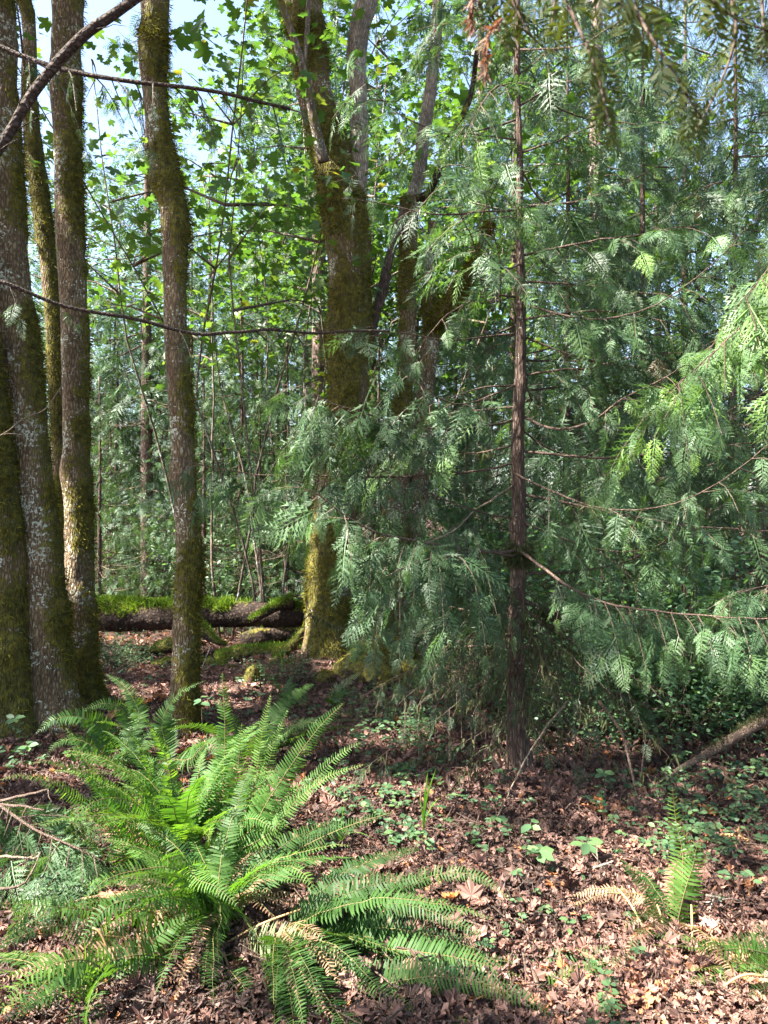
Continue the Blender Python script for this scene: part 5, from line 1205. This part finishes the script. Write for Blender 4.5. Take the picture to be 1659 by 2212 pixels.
for k, (px, py, Y, n_, s_, mat, lab) in enumerate([
    (1277, 1842, 3.45, 6, .085, 'cover', 'bright five-fingered seedling standing alone in the brown leaves on the lower right'),
    (1172, 1870, 3.3, 7, .075, 'shrub', 'seedling with toothed leaves at the upper edge of the sunlit leaf patch'),
    (1145, 1815, 3.5, 4, .07, 'shrub', 'dark three-leaved seedling left of the bright five-fingered one'),
    (885, 1835, 3.55, 9, .055, 'shrub', 'pale leafy seedling beside the arching grass blade'),
    (848, 1835, 3.5, 7, .055, 'cover', 'pale leafy seedling left of the arching grass blade'),
    (30, 1585, 5.0, 8, .075, 'shrub', 'pale whorled-leaf plant at the foot of the leftmost trunk'),
    (48, 1640, 4.7, 7, .075, 'shrub', 'lower whorled-leaf plant in front of the leaning flecked trunk'),
    (150, 1660, 4.4, 6, .06, 'fern', 'small leafy sprig behind the left fronds of the big fern'),
    (1590, 1510, 6.2, 9, .09, 'shrub', 'leafy upright plant in the shade near the right edge'),
    (1530, 1540, 5.8, 8, .07, 'shrub', 'leafy plant left of the furred fallen branch'),
    (1075, 1790, 3.6, 5, .055, 'cover', 'little green seedling in the shade below the redcedar foot'),
    (1310, 1700, 4.1, 6, .06, 'shrub', 'dark green seedling in the shade right of the redcedar foot'),
    (440, 1545, 5.0, 4, .09, 'shrub', 'single broad-leaved seedling right of the lone maple trunk'),
    (1215, 2020, 2.8, 4, .035, 'cover', 'tiny bright seedling in the middle of the sunlit leaves')]):
    b_ = G(px, Y); root = thing('seedling', lab, 'plant', b_, 'seedlings on the forest floor')
    r_ = np.random.default_rng(400 + k); top = b_ + np.array([r_.normal() * .02, 0, max(.03, P(px, py - 40, Y)[2] - b_[2])])
    mb = MB(); mb.tube(np.stack([b_, (b_ + top) / 2 + r_.normal(size=3) * .006, top]), [.003, .0025, .0015], 5, 0, .4); mb.build('stem', [M['twig']], root, b_)
    fb = MB(); a = r_.uniform(0, 6.28) + 6.283 * np.arange(n_) / n_
    d = np.stack([np.cos(a), np.sin(a), r_.normal(-.05, .2, n_)], 1); nn = nrm(np.array([0, -.45, 1.]) + r_.normal(size=(n_, 3)) * .25)
    fb.place(OVAL, frames(d, nn), np.tile(top, (n_, 1)) - UP * (r_.random(n_) * .05)[:, None], s_ * r_.uniform(.7, 1.1, n_), 0, r_.uniform(.4, 1, n_))
    fb.build('leaves', [M[mat]], root, b_)


def grass(px, Y, blades, lab):
    b_ = G(px, Y); mb = MB()
    for (dx, hgt, bend, w) in blades:
        t = np.linspace(0, 1, 12); pts = b_ + np.stack([dx * t ** 2.0, np.zeros(12) + .01 * t, hgt * (t - bend * t ** 3)], 1)
        sd = np.array([1, .3, 0]) * w; wv = (np.sin(np.pi * np.clip(t * .85 + .15, 0, 1)) ** .6)[:, None]
        V = np.vstack([pts - sd * wv, pts + sd * wv + np.array([0, .004, 0])]); T = []
        for i in range(11): T += [(i, i + 1, 13 + i), (i, 13 + i, 12 + i)]
        mb.add(V, T, 0, rng.random())
    o = mb.build('grass_tuft', [M['grass']], None, b_); tag(o, lab, 'grass tuft')


grass(915, 3.6, [(.06, .33, .05, .004), (.02, .30, .0, .006), (.19, .34, .45, .003), (-.02, .2, .1, .003), (.03, .25, 0, .003)], 'single arching yellow-green grass tuft in the middle of the forest floor')
grass(735, 3.45, [(-.07, .22, .3, .003), (.09, .2, .4, .003), (.02, .24, .1, .003), (-.03, .2, .2, .003), (.14, .17, .7, .003), (-.12, .18, .6, .002)], 'thin grass tuft between the arching fern frond and the small leaves')
grass(610, 7.2, [(.05, .35, .3, .004), (-.05, .3, .3, .004), (.1, .25, .6, .004)], 'small grass tuft by the mossy hummock left of the old maple')

for k, (px, py, Y, s_, mat, lab) in enumerate([
    (1296, 1756, 0, .115, 'orange', 'large orange fallen maple leaf above the five-fingered seedling'), (1284, 1768, 0, .10, 'redbrown', 'reddish-brown leaf overlapped by the large orange leaf'),
    (1494, 1752, 0, .10, 'tan', 'folded pale tan leaf behind the upright fern, left of an orange one'), (1535, 1757, 0, .085, 'orange', 'golden-orange leaf right of the folded tan leaf'),
    (1565, 1800, 0, .085, 'tan', 'tan leaf among green cover on the right, left one of the pair'), (1602, 1806, 0, .085, 'tan', 'pointed tan leaf, right one of the pair by the right edge'),
    (1575, 1690, 0, .10, 'tan', 'pinkish-tan leaf under the furred fallen branch'), (1620, 1905, 0, .10, 'redbrown', 'dark curled red-brown leaf near the lower right edge'),
    (1572, 1490, 0, .10, 'tan', 'big tan leaf in the brush at the right, above the fallen branch'), (856, 1592, 0, .09, 'orange', 'sunlit pinkish-orange leaf in front of the dark maple roots'),
    (975, 1990, 0, .06, 'orange', 'small orange leaf half under the long dark fern fronds'), (318, 1535, 0, .12, 'orange', 'orange leaf on the ground between the left trunks and the lone trunk')]):
    Y = CAMZ * FPX / (py - 1106)
    b_ = G(px, Y, .05); mb = MB(); n_ = nrm(np.array([rng.normal() * .2, -.5, 1.]))
    mb.place(CRUMP[k % 8], frames(rand_unit(1), n_[None]), np.zeros((1, 3)), [s_], 0, [rng.random()])
    o = mb.build('fallen_leaf', [M[mat]], None, (0, 0, 0), False); o.location = tuple(b_); tag(o, lab, 'leaf', 'conspicuous fallen leaves')

for k, (path, r0, mat, lab) in enumerate([
    ([z6(930, 80, 4.2), z6(975, 140, 4.2), z6(1030, 215, 4.15), z6(1060, 330, 4.1), z6(1085, 470, 4.05), z6(1100, 620, 3.95)], .010, 'twig', 'crooked brown branch drooping to the ground right of the redcedar'),
    ([z6(800, 60, 4.3), z6(700, 220, 4.1), z6(600, 390, 3.95), z6(500, 585, 3.75)], .006, 'twigpale', 'straight pale stick leaning across in front of the redcedar foot'),
    ([z6(1110, 100, 5.4), z6(1180, 122, 5.3), z6(1260, 130, 5.2), z6(1325, 150, 5.1)], .012, 'twig', 'short brown stick lying in the brush left of the furred branch'),
    ([z6(1200, 100, 5.9), z6(1300, 105, 5.8), z6(1400, 110, 5.8)], .008, 'twigpale', 'straight pale stick behind the short brown one'),
    ([z5(-30, 520, 3.5), z5(80, 490, 3.45), z5(205, 460, 3.4)], .009, 'twig', 'bare twig reaching in from the left edge, upper of two'),
    ([z5(-30, 525, 3.45), z5(90, 530, 3.4), z5(195, 545, 3.35)], .008, 'twig', 'bare twig reaching in from the left edge, lower of two'),
    ([z5(-30, 758, 3.0), z5(90, 758, 2.95), z5(150, 768, 2.95), z5(180, 740, 2.95)], .006, 'twigpale', 'pale bent twig at the left edge above the shiny fern frond'),
    ([z5(-20, 890, 2.9), z5(60, 885, 2.88), z5(120, 855, 2.88), z5(165, 770, 2.9)], .006, 'twig', 'crooked brown twig at the left edge just above the shiny frond'),
    ([(455, 1395, 7.6), (430, 1460, 7.3), (410, 1520, 7.0)], .006, 'dead', 'thin grey stick leaning between lone trunk and lower log'),
    ([z6(910, 800, 3.25), z6(950, 790, 3.22), z6(990, 772, 3.2)], .006, 'dead', 'short whitish stick lying on leaves below the five-fingered seedling'),
    ([z6(1395, 920, 3.05), z6(1425, 925, 3.05), z6(1455, 935, 3.05)], .006, 'dead', 'short whitish stick right of the upright fern')]):
    pts = smooth_path(path, .03); base = pts[-1]; pts = pts + np.cumsum(rng.normal(size=pts.shape) * .002, axis=0)
    gg = gz(pts[:, 0], pts[:, 1]) + .012; pts[:, 2] = np.maximum(pts[:, 2], gg)
    mb = MB(); mb.tube(pts, np.linspace(r0, r0 * .5, len(pts)), 7, 0, .2)
    for q in range(4):
        i = rng.integers(1, len(pts)); e = pts[i] + nrm(rng.normal(size=3)) * rng.uniform(.03, .12); e[2] = max(e[2], g1(e[0], e[1]) + .02)
        mb.tube(np.stack([pts[i], (pts[i] + e) / 2 + rng.normal(size=3) * .006, e]), [.003, .002, .001], 4, 0, .2)
    o = mb.build('fallen_stick', [M[mat]], None, base); tag(o, lab, 'stick', 'sticks on the forest floor')

# low cedar bough on the ground at the left
path = [z5(-80, 470, 3.5), z5(40, 560, 3.4), z5(160, 640, 3.3), z5(300, 700, 3.2), z5(440, 770, 3.15)]
pts = smooth_path(path, .05); base = pts[0]; root = thing('fallen_branch', 'grey-green fallen redcedar bough lying at the left edge beside the big fern', 'branch', base)
mb = MB(); mb.tube(pts, np.linspace(.009, .003, len(pts)), 6, 0, .3); mb.build('stem', [M['twig']], root, base)
fb = MB(); cedar_foliage(fb, pts, np.random.default_rng(77), SPR_HI, twig=.46, spray=.20, gap=.032, hang=.6, start=.02, endsize=.8, shade=(.35, .95)); fb.build('foliage', [M['cedar'], M['twig']], root, base)

# ------------------------------------------------------------------ sun, sky, camera
sd = bpy.data.lights.new('sun', 'SUN'); sd.energy = 5.0; sd.angle = math.radians(.55); sd.color = (1, .955, .87)
so = bpy.data.objects.new('sun', sd); COL.objects.link(so); so.rotation_euler = Vector(SUN).to_track_quat('Z', 'Y').to_euler()
so.location = (-8, -2, 20)
w = bpy.data.worlds.new('World'); scene.world = w; w.use_nodes = True
nt = w.node_tree; bg = nt.nodes['Background']; sk = nt.nodes.new('ShaderNodeTexSky'); sk.sky_type = 'NISHITA'; sk.sun_disc = False
sk.sun_elevation = SUN_EL; sk.sun_rotation = SUN_AZ; sk.dust_density = 2.0; sk.air_density = 1.0; sk.ozone_density = .6
nt.links.new(sk.outputs[0], bg.inputs[0]); bg.inputs[1].default_value = .078

cd = bpy.data.cameras.new('camera'); co = bpy.data.objects.new('camera', cd); COL.objects.link(co)
co.location = (0, 0, CAMZ); co.rotation_euler = (math.radians(90), 0, 0)
cd.sensor_fit = 'HORIZONTAL'; cd.sensor_width = 36; cd.lens = 18 / (829.5 / FPX); cd.clip_start = .05; cd.clip_end = 1500
cd.dof.use_dof = True; cd.dof.focus_distance = 4.2; cd.dof.aperture_fstop = 13
scene.camera = co
scene.view_settings.view_transform = 'Standard'; scene.view_settings.look = 'None'; scene.view_settings.gamma = 1
scene.view_settings.exposure = 2.88
cy = scene.cycles
cy.max_bounces = 6; cy.diffuse_bounces = 4; cy.glossy_bounces = 2; cy.transmission_bounces = 4; cy.transparent_max_bounces = 4
cy.caustics_reflective = False; cy.caustics_refractive = False
cy.use_denoising = True; cy.use_adaptive_sampling = True; cy.adaptive_threshold = .02
